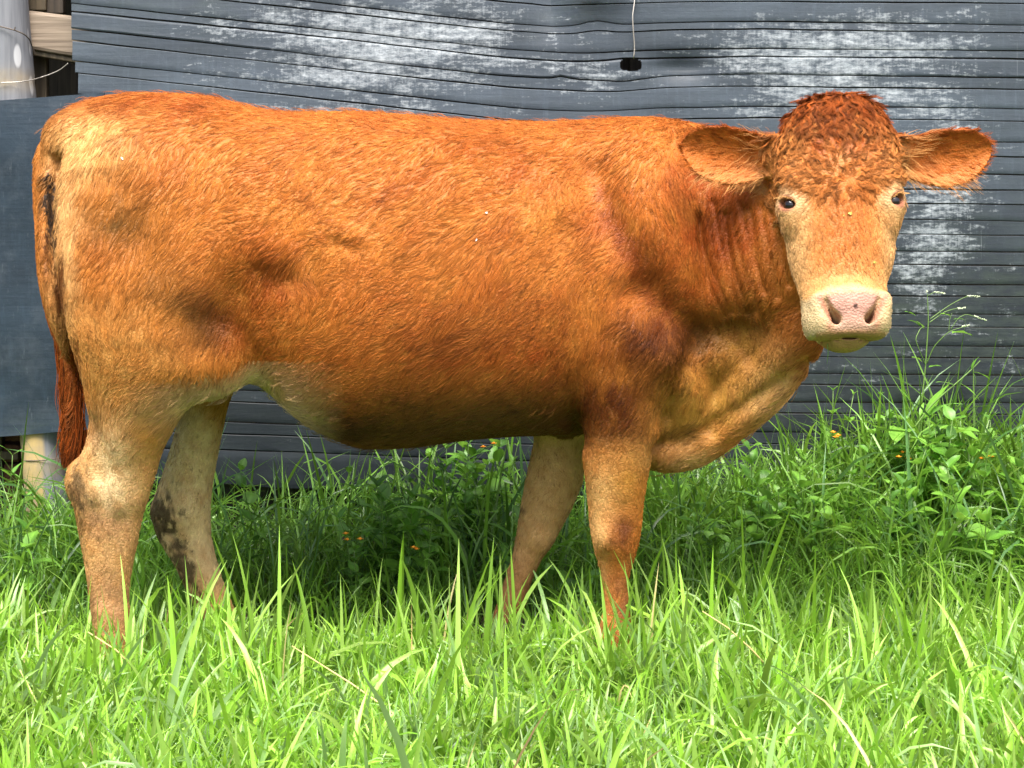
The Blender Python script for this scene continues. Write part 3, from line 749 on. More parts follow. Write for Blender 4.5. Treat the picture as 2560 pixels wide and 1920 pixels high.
def coat(p, nrm):
    u, v = uv_of(p); y = p[:, 1]
    w1 = fnoise(p, .16, 1); w2 = fnoise(p, .045, 2); w3 = fnoise(p, .02, 3, 2)
    col = np.repeat(C_ORANGE[None], len(p), 0)
    def put(c, w):
        nonlocal col
        w = np.clip(w, 0, 1)[:, None]; col = col * (1 - w) + np.asarray(c)[None] * w
    def blob(c, cu, cv, ru, rv, k, ang=0, jit=.35):
        a = math.radians(ang); du, dv = u - cu, v - cv
        x = (du * math.cos(a) + dv * math.sin(a)) / ru; z = (-du * math.sin(a) + dv * math.cos(a)) / rv
        put(c, 1.2 * k * np.exp(-(x * x + z * z) * .8) * (1 + jit * w1 + jit * w2))
    put(C_RED, .27 + .26 * w1 + .12 * w2)
    near = y < .03
    # ---- trunk: markings, with shade of neck, chest, belly and hollows painted in
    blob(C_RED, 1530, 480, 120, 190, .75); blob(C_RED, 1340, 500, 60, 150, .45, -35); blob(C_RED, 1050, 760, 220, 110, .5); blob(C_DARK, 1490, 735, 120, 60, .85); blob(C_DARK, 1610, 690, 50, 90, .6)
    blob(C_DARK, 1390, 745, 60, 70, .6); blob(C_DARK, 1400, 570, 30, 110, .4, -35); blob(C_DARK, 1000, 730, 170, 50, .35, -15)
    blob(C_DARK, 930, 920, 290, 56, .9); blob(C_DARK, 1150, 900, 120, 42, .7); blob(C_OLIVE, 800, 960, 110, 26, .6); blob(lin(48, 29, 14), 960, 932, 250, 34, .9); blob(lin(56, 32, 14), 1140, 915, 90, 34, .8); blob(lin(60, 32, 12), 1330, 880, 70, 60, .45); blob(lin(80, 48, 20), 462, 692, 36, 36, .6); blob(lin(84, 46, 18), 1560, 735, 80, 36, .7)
    blob(C_OLIVE, 255, 465, 85, 60, .65); blob(C_OLIVE, 330, 590, 60, 70, .25); blob(C_DARK, 462, 690, 55, 50, .8); blob(C_DARK, 610, 585, 55, 40, .45); blob(C_OLIVE, 380, 640, 60, 60, .3)
    blob(C_RED, 560, 640, 70, 120, .4); blob(C_RED, 300, 225, 200, 30, .5); blob(C_RED, 250, 310, 60, 30, .45)
    blob(lin(232, 182, 112), 190, 312, 80, 50, .9); blob(C_TAN, 135, 560, 30, 190, .9); blob(lin(206, 148, 78), 230, 780, 130, 120, .75); blob(C_TAN, 140, 420, 40, 70, .5)
    blob(C_GOLD, 420, 830, 90, 60, .5)
    # ---- darker lines where the coat parts, with shade painted along creases
    def part_crease_line(pts, wd, k, c=C_RED * .62):
        best = np.full(len(u), 1e9)
        for (a0, b0), (a1, b1) in zip(pts[:-1], pts[1:]):
            du, dv = a1 - a0, b1 - b0; hq = np.clip(((u - a0) * du + (v - b0) * dv) / (du * du + dv * dv), 0, 1); best = np.minimum(best, np.hypot(u - a0 - hq * du, v - b0 - hq * dv))
        put(c, k * np.exp(-(best / wd) ** 2) * np.clip(.7 + .8 * w2, 0, 1.3) * near)
    part_crease_line([(570, 285), (610, 330), (640, 400), (700, 470), (745, 490)], 9, .55); part_crease_line([(860, 395), (830, 430), (775, 470)], 9, .55); part_crease_line([(235, 315), (300, 290), (320, 250)], 16, .4)
    part_crease_line([(545, 560), (570, 610), (630, 640)], 14, .5); part_crease_line([(700, 505), (745, 520), (780, 515)], 12, .4); part_crease_line([(480, 760), (530, 700), (560, 640), (550, 560)], 18, .4)
    part_crease_line([(1300, 430), (1345, 520), (1400, 600), (1440, 670)], 26, .6); part_crease_line([(1190, 850), (1215, 760), (1235, 640)], 26, .4); blob(C_RED, 1090, 325, 180, 60, .4)  # shade of the shoulder and elbow creases painted into the coat
    # ---- dewlap and brisket
    blob(lin(232, 176, 112), 1665, 855, 70, 80, 1, 30, .1); blob(lin(205, 152, 70), 1510, 880, 105, 66, .95, -15); blob(C_GOLD, 1600, 770, 60, 60, .6); blob(C_TAN, 1470, 995, 100, 32, .7); blob(C_OLIVE, 1480, 940, 70, 20, .5, -15)
    # ---- underside and groin
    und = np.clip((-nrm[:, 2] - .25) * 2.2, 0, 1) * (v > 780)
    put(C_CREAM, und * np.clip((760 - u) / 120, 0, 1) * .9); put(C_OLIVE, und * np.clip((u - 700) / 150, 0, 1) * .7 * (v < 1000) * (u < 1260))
    # ---- near hind leg
    lh = near & (u < 440) & (v > 850)
    k = np.clip((v - 850) / 110, 0, 1) * lh
    put(C_TAN, k * (.88 + .25 * w2)); blob(C_CREAM, 245, 1050, 45, 100, .9); blob(C_GOLD, 330, 960, 60, 80, .5)
    blob(C_RED, 235, 1130, 60, 40, .35); blob(lin(186, 140, 96), 240, 1300, 90, 110, .75)
    # ---- near fore leg
    lf = near & (u > 1200) & (u < 1480)
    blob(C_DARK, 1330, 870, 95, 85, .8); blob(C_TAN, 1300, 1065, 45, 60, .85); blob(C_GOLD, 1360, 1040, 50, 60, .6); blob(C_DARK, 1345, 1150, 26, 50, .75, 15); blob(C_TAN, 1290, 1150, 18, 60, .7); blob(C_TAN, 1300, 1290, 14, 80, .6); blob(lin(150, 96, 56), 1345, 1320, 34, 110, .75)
    # ---- far legs
    fh = (~near) & (u < 590) & (v > 830)
    put(C_CREAM, fh * np.clip((v - 840) / 60, 0, 1) * (.92 + .2 * w2)); 
    sel = fh & (v < 930); put(C_GOLD, sel * np.clip((u - 420) / 40, 0, 1) * np.clip((960 - v) / 80, 0, 1) * .9)
    put(C_TAN, fh * np.clip((v - 1220) / 70, 0, 1) * .85); put(C_GOLD, fh * np.clip((u - 455) / 25, 0, 1) * (v < 1120) * .5)
    ff = (~near) & (u > 1000) & (u < 1300) & (v > 930)
    put(lin(212, 166, 112), ff * (.95 + .2 * w2)); put(lin(150, 100, 62), ff * np.clip((v - 1150) / 120, 0, 1) * .75); put(C_DARK, ff * np.clip((u - (1235 - (v - 1080) * .55)) / 30, 0, 1) * np.clip((v - 1090) / 60, 0, 1) * .8)
    # ---- mud: patchy, its own shape on the legs; beside the tail it paints shade
    def mud_shade(cu, cv, ru, rv, k, c=C_MUD_SHADE, ang=0, gate=None):
        a = math.radians(ang); du, dv = u - cu, v - cv
        x = (du * math.cos(a) + dv * math.sin(a)) / ru; z = (-du * math.sin(a) + dv * math.cos(a)) / rv
        g = np.exp(-(x * x + z * z)) + .28 * w2 + .30 * w3
        m = np.clip((g - .48) * 4, 0, 1) * k * (np.exp(-(x * x + z * z)) > .12)
        put(c, m if gate is None else m * gate)
    mud_shade(165, 1060, 28, 60, .75, gate=near); mud_shade(190, 1120, 30, 40, .45, gate=near); mud_shade(205, 930, 18, 50, .4, C_DARK, gate=near); mud_shade(345, 1125, 50, 75, .9, gate=fh); mud_shade(396, 1225, 30, 85, .85, ang=-16, gate=fh); mud_shade(420, 1320, 24, 50, .7, gate=fh)
    mud_shade(110, 465, 19, 105, 1, C_MUD_SHADE); mud_shade(130, 620, 17, 100, .9, C_DARK); mud_shade(160, 780, 14, 70, .8, C_DARK); mud_shade(100, 560, 9, 60, .6, C_DARK)  # shade between tail and rump painted as dark streaks
    mud_shade(1125, 1100, 14, 10, .7, gate=ff); mud_shade(1108, 1350, 30, 40, .6, C_DARK)
    # ---- tail
    tl = (u < np.interp(v, [300, 400, 500, 600, 700, 800, 900], [80, 104, 108, 134, 158, 184, 190])) & (y > -.16) & (v > 300)
    put(C_RED, tl * np.clip((v - 520) / 150, 0, 1) * .8); put(C_DARK, tl * np.clip((v - 860) / 120, 0, 1) * .8)
    # ---- head
    hd = is_head(p); s, t, n = head_local(p); t = t - .004
    at = np.abs(t)
    h = hd.astype(float)
    C_FACE = np.array(lin(216, 140, 74)); 
    put(C_FACE, h * .95)
    put(C_TAN, h * np.clip((at - .060) / .03, 0, 1) * np.clip((s - .42) / .08, 0, 1) * .8)
    put(C_CREAM, h * np.clip((at - .075) / .03, 0, 1) * np.clip((s - .50) / .1, 0, 1) * .2)
    put(C_RED, h * np.clip((.42 - s) / .15, 0, 1) * np.clip((.10 - at) / .05, 0, 1) * (.62 + .5 * w2)); put(C_RED, h * np.clip((.17 - s) / .10, 0, 1) * .85)
    put(C_DARK, h * np.clip((.12 - np.abs(s - .15)) / .08, 0, 1) * np.clip((.09 - at) / .04, 0, 1) * np.clip(.35 + .7 * w2 + .5 * w3, 0, .6))
    put(np.array(lin(204, 120, 56)), h * np.clip((.070 - at - (s - .4) * .06) / .03, 0, 1) * np.clip((s - .35) / .08, 0, 1) * np.clip((.78 - s) / .12, 0, 1) * (.8 + .4 * w2))
    for (ec, out, tan2, up2) in EYES:
        q = p - ec; r = np.sqrt((q @ tan2) ** 2 * .75 + (q @ up2) ** 2 * 1.0)
        dz = q @ es
        put(lin(234, 200, 150), h * np.clip((.046 - r) / .026, 0, 1) * .7 * np.clip(1.0 - (q @ up2) / .03, .3, 1)); put(lin(176, 112, 84), h * np.clip((.0215 - r) / .006, 0, 1) * .95)
    put(C_TAN, h * np.clip((s - .70) / .08, 0, 1) * .5)
    put(C_CREAM, h * np.clip((s - .812 - .012 * w2 - .025 * np.clip(at / .09, 0, 1) ** 2) / .03, 0, 1))
    tn = np.abs(t - .006)
    padw = np.interp(s, [.83, .86, .885, .94, .955, .99], [.035, .056, .052, .026, .030, .052])
    put(C_PINK, h * np.clip((padw - tn) / .008, 0, 1) * np.clip((s - .845 - 3.0 * tn ** 2) / .015, 0, 1) * (n > -.03))
    put(C_PINK * [.95, .72, .60], h * np.exp(-((tn - np.interp(s, [.86, .94, 1], [.068, .046, .045])) / .010) ** 2) * (s > .85) * np.clip((1.0 - s) / .03, 0, 1) * .9 * (n > -.05))
    put(C_PINK * [.9, .72, .66], h * np.exp(-((s - .850 - 2.5 * tn ** 2) / .012) ** 2) * (tn < .055) * .55)
    put(np.array(lin(186, 160, 128)), h * np.clip((s - .93) / .04, 0, 1) * (tn < .045) * .5 * (n > -.035))
    put(np.array(lin(206, 152, 104)), h * np.clip((s - .980) / .01, 0, 1) * (tn < .075) * .8)
    for sg in (-1, 1):
        qn = np.clip((s - .878) / .066, 0, 1); put(np.array(lin(104, 58, 48)), h * np.clip((.0095 - np.hypot(t + .004 - .010 - sg * (.056 - .024 * qn ** 2), (s - .878 - .066 * qn) * HL)) / .004, 0, 1) * .9 * (n < .034 - .016 * qn))
    put(np.array(lin(84, 60, 55)), h * (np.hypot(t - .010, (s - .90) * HL) < .0045))
    # ---- ears
    for k in (0, 1):
        a, b, c = ear_local(p, k)
        e = ((a > .02) & (a < 1.05) & (np.abs(b) < .09) & (np.abs(c) < .06) & (~hd)).astype(float)
        put(np.array(lin(214, 120, 48)), e * .95); put(C_RED, e * np.clip((b - .012 - .02 * w2) / .03, 0, 1) * .75); put(C_TAN, e * np.clip((.25 - a) / .2, 0, 1) * .7)
        put(C_TAN, e * np.clip((-.035 - b) / .03, 0, 1) * .22); put(C_RED, e * (nrm @ EARS[k][4] < 0) * .5)
    col *= (1 + .10 * w2 + .06 * w3)[:, None]
    return np.clip(col * .64, .004, .9)
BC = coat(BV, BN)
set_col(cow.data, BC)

m_skin, nd, lk, bs = mat('cow_hide')
at = nd.new('ShaderNodeAttribute'); at.attribute_name = 'col'
tc = nd.new('ShaderNodeTexCoord'); n1 = nd.new('ShaderNodeTexNoise'); n1.inputs['Scale'].default_value = 330; n1.inputs['Detail'].default_value = 3
lk.new(tc.outputs['Object'], n1.inputs[0])
vo = nd.new('ShaderNodeTexVoronoi'); vo.inputs['Scale'].default_value = 210; lk.new(tc.outputs['Object'], vo.inputs['Vector'])
hsv = nd.new('ShaderNodeHueSaturation'); hsv.inputs['Value'].default_value = .92; lk.new(at.outputs['Color'], hsv.inputs['Color']); lk.new(hsv.outputs[0], bs.inputs['Base Color'])
bp = nd.new('ShaderNodeBump'); bp.inputs['Strength'].default_value = .5; bp.inputs['Distance'].default_value = .003; lk.new(vo.outputs['Distance'], bp.inputs['Height']); lk.new(bp.outputs[0], bs.inputs['Normal'])
bs.inputs['Roughness'].default_value = .55; bs.inputs['Specular IOR Level'].default_value = .2
bs.inputs['Subsurface Weight'].default_value = 0.0
cow.data.materials.append(m_skin)

# ------------------------------------------------------------------ eyes, hooves
m_eye, nd, lk, bs = mat('eye'); bs.inputs['Roughness'].default_value = .06; bs.inputs['Specular IOR Level'].default_value = .6
at = nd.new('ShaderNodeAttribute'); at.attribute_name = 'col'; lk.new(at.outputs['Color'], bs.inputs['Base Color'])
def sphere(c, r, R=None, nu=32, nv=20):
    th = np.linspace(0, np.pi, nv); ph = np.linspace(0, 2 * np.pi, nu, endpoint=False)
    d = np.array([(math.sin(a) * math.cos(b), math.sin(a) * math.sin(b), math.cos(a)) for a in th for b in ph])
    p = d * r
    if R is not None: p = p @ R
    f = [(i * nu + j, (i + 1) * nu + j, (i + 1) * nu + (j + 1) % nu, i * nu + (j + 1) % nu) for i in range(nv - 1) for j in range(nu)]
    return np.asarray(c) + p, f, d
for (ec, out, tan2, up2) in EYES:
    v, f, d = sphere(ec + out * .0050, np.array([.0168, .0168, .0168]), np.stack([tan2, up2, out]))
    o = mesh_obj('eye', v, f, m_eye, cow)
    look = norm(out * .8 + np.array([0, -.6, -.05])); la = np.stack([tan2, up2, out]) @ look
    ca = d @ la
    cc = np.repeat(np.array([[.16, .07, .045]]), len(v), 0); cc[ca > .50] = (.030, .014, .008); cc[ca > .88] = (.006, .005, .006)
    set_col(o.data, cc)
m_hoof, nd, lk, bs = mat('hoof_horn'); bs.inputs['Base Color'].default_value = (.05, .035, .022, 1); bs.inputs['Roughness'].default_value = .5
def hoof(u, v, y, w, d):
    p = P(u * DS, v * DS, y); ch = []
    for sg in (-1, 1):
        n = 14; ang = np.linspace(0, 2 * np.pi, n, endpoint=False); rings = []
        for z, k, sh in ((0.002, 1.08, .012), (.022, 1.03, .008), (.048, .92, .002), (.060, .80, 0)):
            rings.append(np.stack([p[0] + sh + w * k * np.cos(ang) * (1 + .12 * np.cos(ang)), p[1] + sg * d * .47 + d * .44 * k * np.sin(ang), np.full(n, z)], 1))
        V = np.concatenate(rings); fs = [(r * n + j, r * n + (j + 1) % n, (r + 1) * n + (j + 1) % n, (r + 1) * n + j) for r in range(3) for j in range(n)] + [tuple(range(n))[::-1], tuple(3 * n + j for j in range(n))]
        ch.append((V, fs))
    V, fs = merge(ch); return mesh_obj('hoof', V, fs, m_hoof, cow)
hoof(262, 1452, -.175, .066, .062); hoof(503, 1385, .11, .064, .056); hoof(1338, 1450, -.165, .064, .062); hoof(1080, 1385, .11, .062, .056)

# ------------------------------------------------------------------ fur
m_fur, nd, lk, bs = mat('fur')
at = nd.new('ShaderNodeAttribute'); at.attribute_name = 'col'; lk.new(at.outputs['Color'], bs.inputs['Base Color'])
bs.inputs['Roughness'].default_value = .52; bs.inputs['Specular IOR Level'].default_value = .09

def hair_obj(name, pts, rad, col, parent, kind='stuff'):
    """pts (n, k, 3), rad (k,) or (n, k), col (n, 3)"""
    n, k = pts.shape[:2]
    hc = bpy.data.hair_curves.new(name); hc.add_curves([k] * n)
    hc.attributes['position'].data.foreach_set('vector', pts.astype(np.float32).ravel())
    ra = hc.attributes.get('radius') or hc.attributes.new('radius', 'FLOAT', 'POINT')
    ra.data.foreach_set('value', np.broadcast_to(rad, (n, k)).astype(np.float32).ravel())
    ca = hc.attributes.new('col', 'FLOAT_COLOR', 'CURVE'); c4 = np.ones((n, 4), dtype=np.float32); c4[:, :3] = col; ca.data.foreach_set('color', c4.ravel())
    hc.materials.append(m_fur)
    o = bpy.data.objects.new(name, hc); COL.objects.link(o); o.parent = parent
    if kind: o['kind'] = kind
    return o

TRI = np.concatenate([BQ[:, [0, 1, 2]], BQ[:, [0, 2, 3]]])
ta, tb_, tc_ = BV[TRI[:, 0]], BV[TRI[:, 1]], BV[TRI[:, 2]]
TAREA = np.linalg.norm(np.cross(tb_ - ta, tc_ - ta), axis=1) / 2
TC = (ta + tb_ + tc_) / 3; TN = norm(BN[TRI].sum(1))
def sample(dens):
    """points on the hide, dens per square metre for each triangle"""
    e = TAREA * dens; n = int(e.sum()); cs = np.cumsum(e) / e.sum()
    i = np.searchsorted(cs, (np.arange(n) + rng.random(n)) / n).clip(0, len(e) - 1)
    r1, r2 = np.sqrt(rng.random(n)), rng.random(n)
    w = np.stack([1 - r1, r1 * (1 - r2), r1 * r2], 1)
    T = TRI[i]
    return (BV[T] * w[..., None]).sum(1), norm((BN[T] * w[..., None]).sum(1)), (BC[T] * w[..., None]).sum(1)
headT = is_head(TC); sT, tT, nT = head_local(TC)
earT = np.zeros(len(TC), bool)
for k in (0, 1):
    a, b, c = ear_local(TC, k); earT |= (a > .0) & (a < 1.05) & (np.abs(b) < .09) & (np.abs(c) < .07) & ~headT
uT, vT = uv_of(TC)
legT = (vT > 900) & ((uT < 590) | ((uT > 1000) & (uT < 1440))) & (TC[:, 2] < .60)

def flow(p, n):
    u, v = uv_of(p)
    d = np.repeat(np.array([[-.80, 0, -.60]]), len(p), 0)
    def b(vec, cu, cv, ru, rv, k=1.0):
        nonlocal d
        w = np.clip(k * np.exp(-((u - cu) / ru) ** 2 - ((v - cv) / rv) ** 2) * 1.6, 0, 1)[:, None]; d = d * (1 - w) + np.array(vec) * w
    b((-1, 0, -.15), 700, 240, 700, 40); b((-.55, 0, -.85), 350, 450, 200, 200); b((-.25, 0, -1), 180, 600, 130, 300); b((-.45, 0, -.9), 420, 760, 120, 140)
    b((-.9, 0, -.4), 560, 420, 60, 160, .7); b((-.35, 0, -.95), 1450, 420, 160, 250); b((-.2, 0, -1), 1600, 560, 110, 250); b((-.7, 0, -.75), 1150, 520, 160, 220, .7)
    b((-.45, 0, -.9), 1330, 800, 120, 150); b((-.3, 0, -1), 1500, 830, 120, 90); b((-.8, 0, -.3), 600, 560, 50, 50, .8); b((.3, 0, -.9), 660, 620, 40, 60, .7)
    lg = np.clip((v - 900) / 80, 0, 1)[:, None] * ((u < 590) | ((u > 1000) & (u < 1440)))[:, None]
    d = d * (1 - lg) + np.array([-.08, 0, -1]) * lg
    a = fnoise(p, .22, 11, 2) * .45 + fnoise(p, .07, 12, 2) * .30
    ca, sa = np.cos(a), np.sin(a)
    d = np.stack([d[:, 0] * ca - d[:, 2] * sa, d[:, 1], d[:, 0] * sa + d[:, 2] * ca], 1)
    # face: a whorl between the eyes, hair running out and down from it
    h = is_head(p); s, t, nn = head_local(p)
    rs, rt = (s - .385) * HL, t + .004
    fd = es[None] * (rs + np.clip(s - .40, 0, .1) * .8)[:, None] + et[None] * (rt * np.where(s > .5, .35, 1.0))[:, None] + 1e-4
    fd = norm(fd) + (.35 + 1.6 * np.exp(-((rs ** 2 + rt ** 2) / .03 ** 2)))[:, None] * np.stack([fnoise(p, .05, 21, 2), fnoise(p, .05, 22, 2), fnoise(p, .05, 23, 2)], 1)
    d[h] = fd[h]
    for k in (0, 1):
        aa, bb, cc = ear_local(p, k); e = (aa > .0) & (aa < 1.05) & (np.abs(bb) < .09) & (np.abs(cc) < .07) & ~h
        B, T, ea, eb, ec_, L = EARS[k]
        d[e] = (ea[None] * .8 + eb[None] * (np.clip(bb / .05, -1, 1) * .6)[:, None])[e]
    d = d - n * (d * n).sum(1, keepdims=True)
    return norm(d)

def locks(dens, per, length, radius, spread, wave, lift, k=6, seed=0, dirfn=flow, wl=.021, dark=.10, tipk=.6, var=.22):
    p, n, c = sample(dens); m = len(p)
    d = dirfn(p, n); b = np.cross(n, d)
    u_, v_ = uv_of(p); nk = np.exp(-((u_ - 1610) / 85) ** 4 - ((v_ - 560) / 200) ** 4) * (~is_head(p))
    wave = (wave * np.clip(.55 + .9 * fnoise(p, .30, 77, 2), .15, 1.5))[:, None] if seed == 0 else wave * np.ones((m, 1))
    L = length * rng.uniform(.7, 1.3, m) * (1 - .4 * nk) * (1 + (.30 * fnoise(p, .35, 78, 2) if seed == 0 else 0)); ph = rng.uniform(0, 6.28, m) * .35 + fnoise(p, .03, 31 + seed, 2) * 3.0
    br = np.clip(1 + var * rng.normal(size=m) * .8, .45, 1.5); br[rng.random(m) < dark] *= .55
    lf = lift * rng.uniform(.4, 1.6, m) * (1 - .6 * nk)
    tau = np.linspace(0, 1, k)
    cen = p[:, None] + d[:, None] * (L[:, None] * tau)[..., None] \
        + n[:, None] * (lf[:, None] * (tau * (1.6 - 1.0 * tau)) - .0012)[..., None] \
        + b[:, None] * (wave * np.sin(2 * np.pi * (L[:, None] * tau) / wl + ph[:, None]) - wave * np.sin(ph[:, None]))[..., None] * np.minimum(1, tau * 2)[None, :, None]
    o1 = rng.normal(size=(m, per)) * spread; o2 = rng.normal(size=(m, per)) * spread * .8; o3 = rng.random((m, per)) * .0016
    sh = (1 - tipk * tau)
    pts = cen[:, None] + (o1[..., None] * sh)[..., None] * b[:, None, None] + (o2[..., None] * np.ones(k))[..., None] * d[:, None, None] + (o3[..., None] * sh)[..., None] * n[:, None, None]
    pts = pts + rng.normal(size=(m, per, 1, 3)) * .0012 * tau[None, None, :, None]
    col = np.clip(c[:, None] * br[:, None, None] * rng.uniform(.85, 1.15, (m, per, 1)), .004, .9)
    rad = radius * np.interp(tau, [0, .5, 1], [1, .9, .25])
    return pts.reshape(-1, k, 3), np.broadcast_to(rad, (m * per, k)), col.reshape(-1, 3)

bodyT = ~headT & ~earT & ~legT
face_on = np.clip(.35 - TN[:, 1], 0, .5) * 2
dB = np.where(bodyT, np.where(TN[:, 1] < .25, 25000, 2500), 0)
dL = np.where(legT, np.where(TN[:, 1] < .3, 21000, 5000), 0)
mz = sT > .80
vis = TN @ np.array([0, -1, .1])
eyeT = np.min([np.linalg.norm((TC - ec) * [1, .6, 1], axis=1) for ec, *_ in EYES], axis=0)
headT0 = headT; dH = np.where(headT & (eyeT > .030) & ~mz & (vis > -.25), np.where(sT < .42, 17000, 22000), 0)
dM = np.where(headT & (mz | ((eyeT < .040) & (eyeT > .020))) & ((BC[TRI].mean(1)[:, 2] / BC[TRI].mean(1)[:, 1]) < .66) & (sT < .985), 9000, 0)
sets = [locks(dB, 9, .022, .00040, .0017, .0017, .0010, dark=.09, tipk=.8, wl=.018, var=.13), locks(dL, 9, .0095, .00038, .0020, .0007, .0009, k=4, seed=1, dark=.06, var=.16),
        locks(np.where(sT < .33, 0, dH), 9, .0125, .00036, .0018, .0009, .0014, k=5, seed=2, wl=.016, dark=.06, var=.16), locks(dM, 5, .005, .00028, .0022, .0004, .0008, k=4, seed=3, dark=.02, var=.08)]
k6 = 6
def resample(s):
    p, r, c = s; k = p.shape[1]
    if k == k6: return s
    q = np.linspace(0, k - 1, k6); i = np.minimum(q.astype(int), k - 2); f = q - i
    return p[:, i] * (1 - f)[None, :, None] + p[:, i + 1] * f[None, :, None], r[:, i] * (1 - f) + r[:, i + 1] * f, c
sets = [resample(s) for s in sets]
hair_obj('fur', np.concatenate([s[0] for s in sets]), np.concatenate([s[1] for s in sets]), np.concatenate([s[2] for s in sets]), cow)
# forehead curls and the mop on the poll
dF = np.where(headT & (eyeT > .050) & (sT < .46) & (vis > -.3), 15000, 0)
a1 = locks(dF, 10, .022, .00040, .0020, .0036, .0035, k=10, seed=4, wl=.020, dark=.30, tipk=.8, var=.3)
dPk = np.where(headT & (sT < .17), 8000, 0)
def poll_flow(p, n):
    s, t, nn = head_local(p)
    d = es[None] * np.where(s < -.0, .4, 1.0)[:, None] + et[None] * (t * 9)[:, None] + .5 * np.stack([fnoise(p, .06, 41, 2), fnoise(p, .06, 42, 2), fnoise(p, .06, 43, 2)], 1)
    d = d - n * (d * n).sum(1, keepdims=True); return norm(d)
a2 = locks(dPk, 14, .046, .00042, .0026, .0065, .007, k=10, seed=5, dirfn=poll_flow, wl=.036, dark=.3, tipk=.7, var=.3)
hair_obj('forelock', np.concatenate([a1[0], a2[0]]), np.concatenate([a1[1], a2[1]]), np.concatenate([a1[2], a2[2]]), cow)
# ear fringes
eP = []
earIn = np.zeros(len(TC), bool)
for k in (0, 1): earIn |= (TN @ EARS[k][4] > .2) & earT
dE = np.where(earT, np.where(earIn, 9000, 24000), 0); e1 = locks(dE, 6, .016, .00030, .002, .0008, .002, k=6, seed=6, dark=.05)
edge = np.zeros(len(TC))
for k in (0, 1):
    a, b, c = ear_local(TC, k); edge = np.maximum(edge, ((a < .38) & (a > -.1)) * (c > -.03) * 1.0 + ((b < -.045) & (a < .8)) * .7)
dE2 = np.where(earT & (edge > 0), 7000, 0)
def ear_flow(p, n):
    d = np.zeros_like(p)
    for k in (0, 1):
        aa, bb, cc = ear_local(p, k); B, T, ea, eb, ec_, L = EARS[k]; w = (np.abs(aa - .5) < .8) & (np.linalg.norm(p - (B + T) / 2, axis=1) < .22)
        q = ea[None] * .7 + eb[None] * (-.55 + .7 * (bb[:, None] > 0)) + ec_[None] * .25; d[w] = q[w]
    return norm(d + rng.normal(size=d.shape) * .12)
e2 = locks(dE2, 3, .038, .00022, .003, .003, .008, k=6, seed=7, dirfn=ear_flow, wl=.07, dark=.03); e2 = (e2[0], e2[1], np.clip(e2[2] * .5 + C_TAN * .6, 0, .9))
hair_obj('ear_fringe', np.concatenate([e1[0], e2[0]]), np.concatenate([e1[1], e2[1]]), np.concatenate([e1[2], e2[2]]), cow)
# stray longer hairs along back and belly lines
top = bodyT & (np.abs(TN[:, 1]) < .75) & ((TN[:, 2] > .6) | (TN[:, 2] < -.45)); dS = np.where(top, 900, 0)
s1 = locks(dS, 3, .036, .00030, .003, .004, .012, k=6, seed=8, wl=.05, dark=.2)
hair_obj('stray_hair', *s1, cow)
# tail switch
nst = 2600; q0 = rng.uniform(.50, .90, nst); it = (q0 * (len(TLi) - 1)); i0 = it.astype(int)
base = np.array([PD(*TLi[i][:3]) for i in range(len(TLi))]); fr = (it - i0)[:, None]
rp = base[i0] * (1 - fr) + base[np.minimum(i0 + 1, len(base) - 1)] * fr
ang = rng.uniform(0, 6.28, nst); off = np.stack([np.cos(ang), np.sin(ang), np.zeros(nst)], 1) * .012
tau = np.linspace(0, 1, 10); ln = rng.uniform(.10, .22, nst); tipu = rng.normal(158, 9, nst)
zt = np.clip(rp[:, 2] - ln, PD(0, 1018, -.11)[2] + rng.uniform(0, .05, nst), None)
tipx = np.array([PD(np.interp(q, [0, 1], [a, 146]), 900, -.11)[0] for a, q in zip(tipu, rng.uniform(0, .6, nst))])
pts = np.empty((nst, 10, 3)); sp = np.sin(np.pi * np.clip(tau, 0, 1) * .6)
lock = rng.integers(0, 60, nst); lph = rng.uniform(0, 6.28, 60)[lock]
for d_ in range(3):
    end = tipx if d_ == 0 else (rp[:, 1] + off[:, 1] * 1.0 if d_ == 1 else zt)
    pts[:, :, d_] = (rp[:, d_] + off[:, d_])[:, None] * (1 - tau) + end[:, None] * tau
pts[:, :, 0] += (off[:, 0] * 1.3)[:, None] * sp + .004 * np.sin(tau[None] * 9 + lph[:, None]) * tau
pts[:, :, 1] += .004 * np.cos(tau[None] * 8 + lph[:, None]) * tau
tcol = np.clip((np.where(rng.random(nst)[:, None] < .45, C_RED * .62, C_DARK * .9)) * rng.uniform(.6, 1.4, (nst, 1)) * np.interp(zt, [.45, .6], [.6, 1])[:, None], .004, .9)
hair_obj('tail_switch', pts, .0008 * np.interp(tau, [0, .7, 1], [1, .9, .3]), tcol, cow, None)
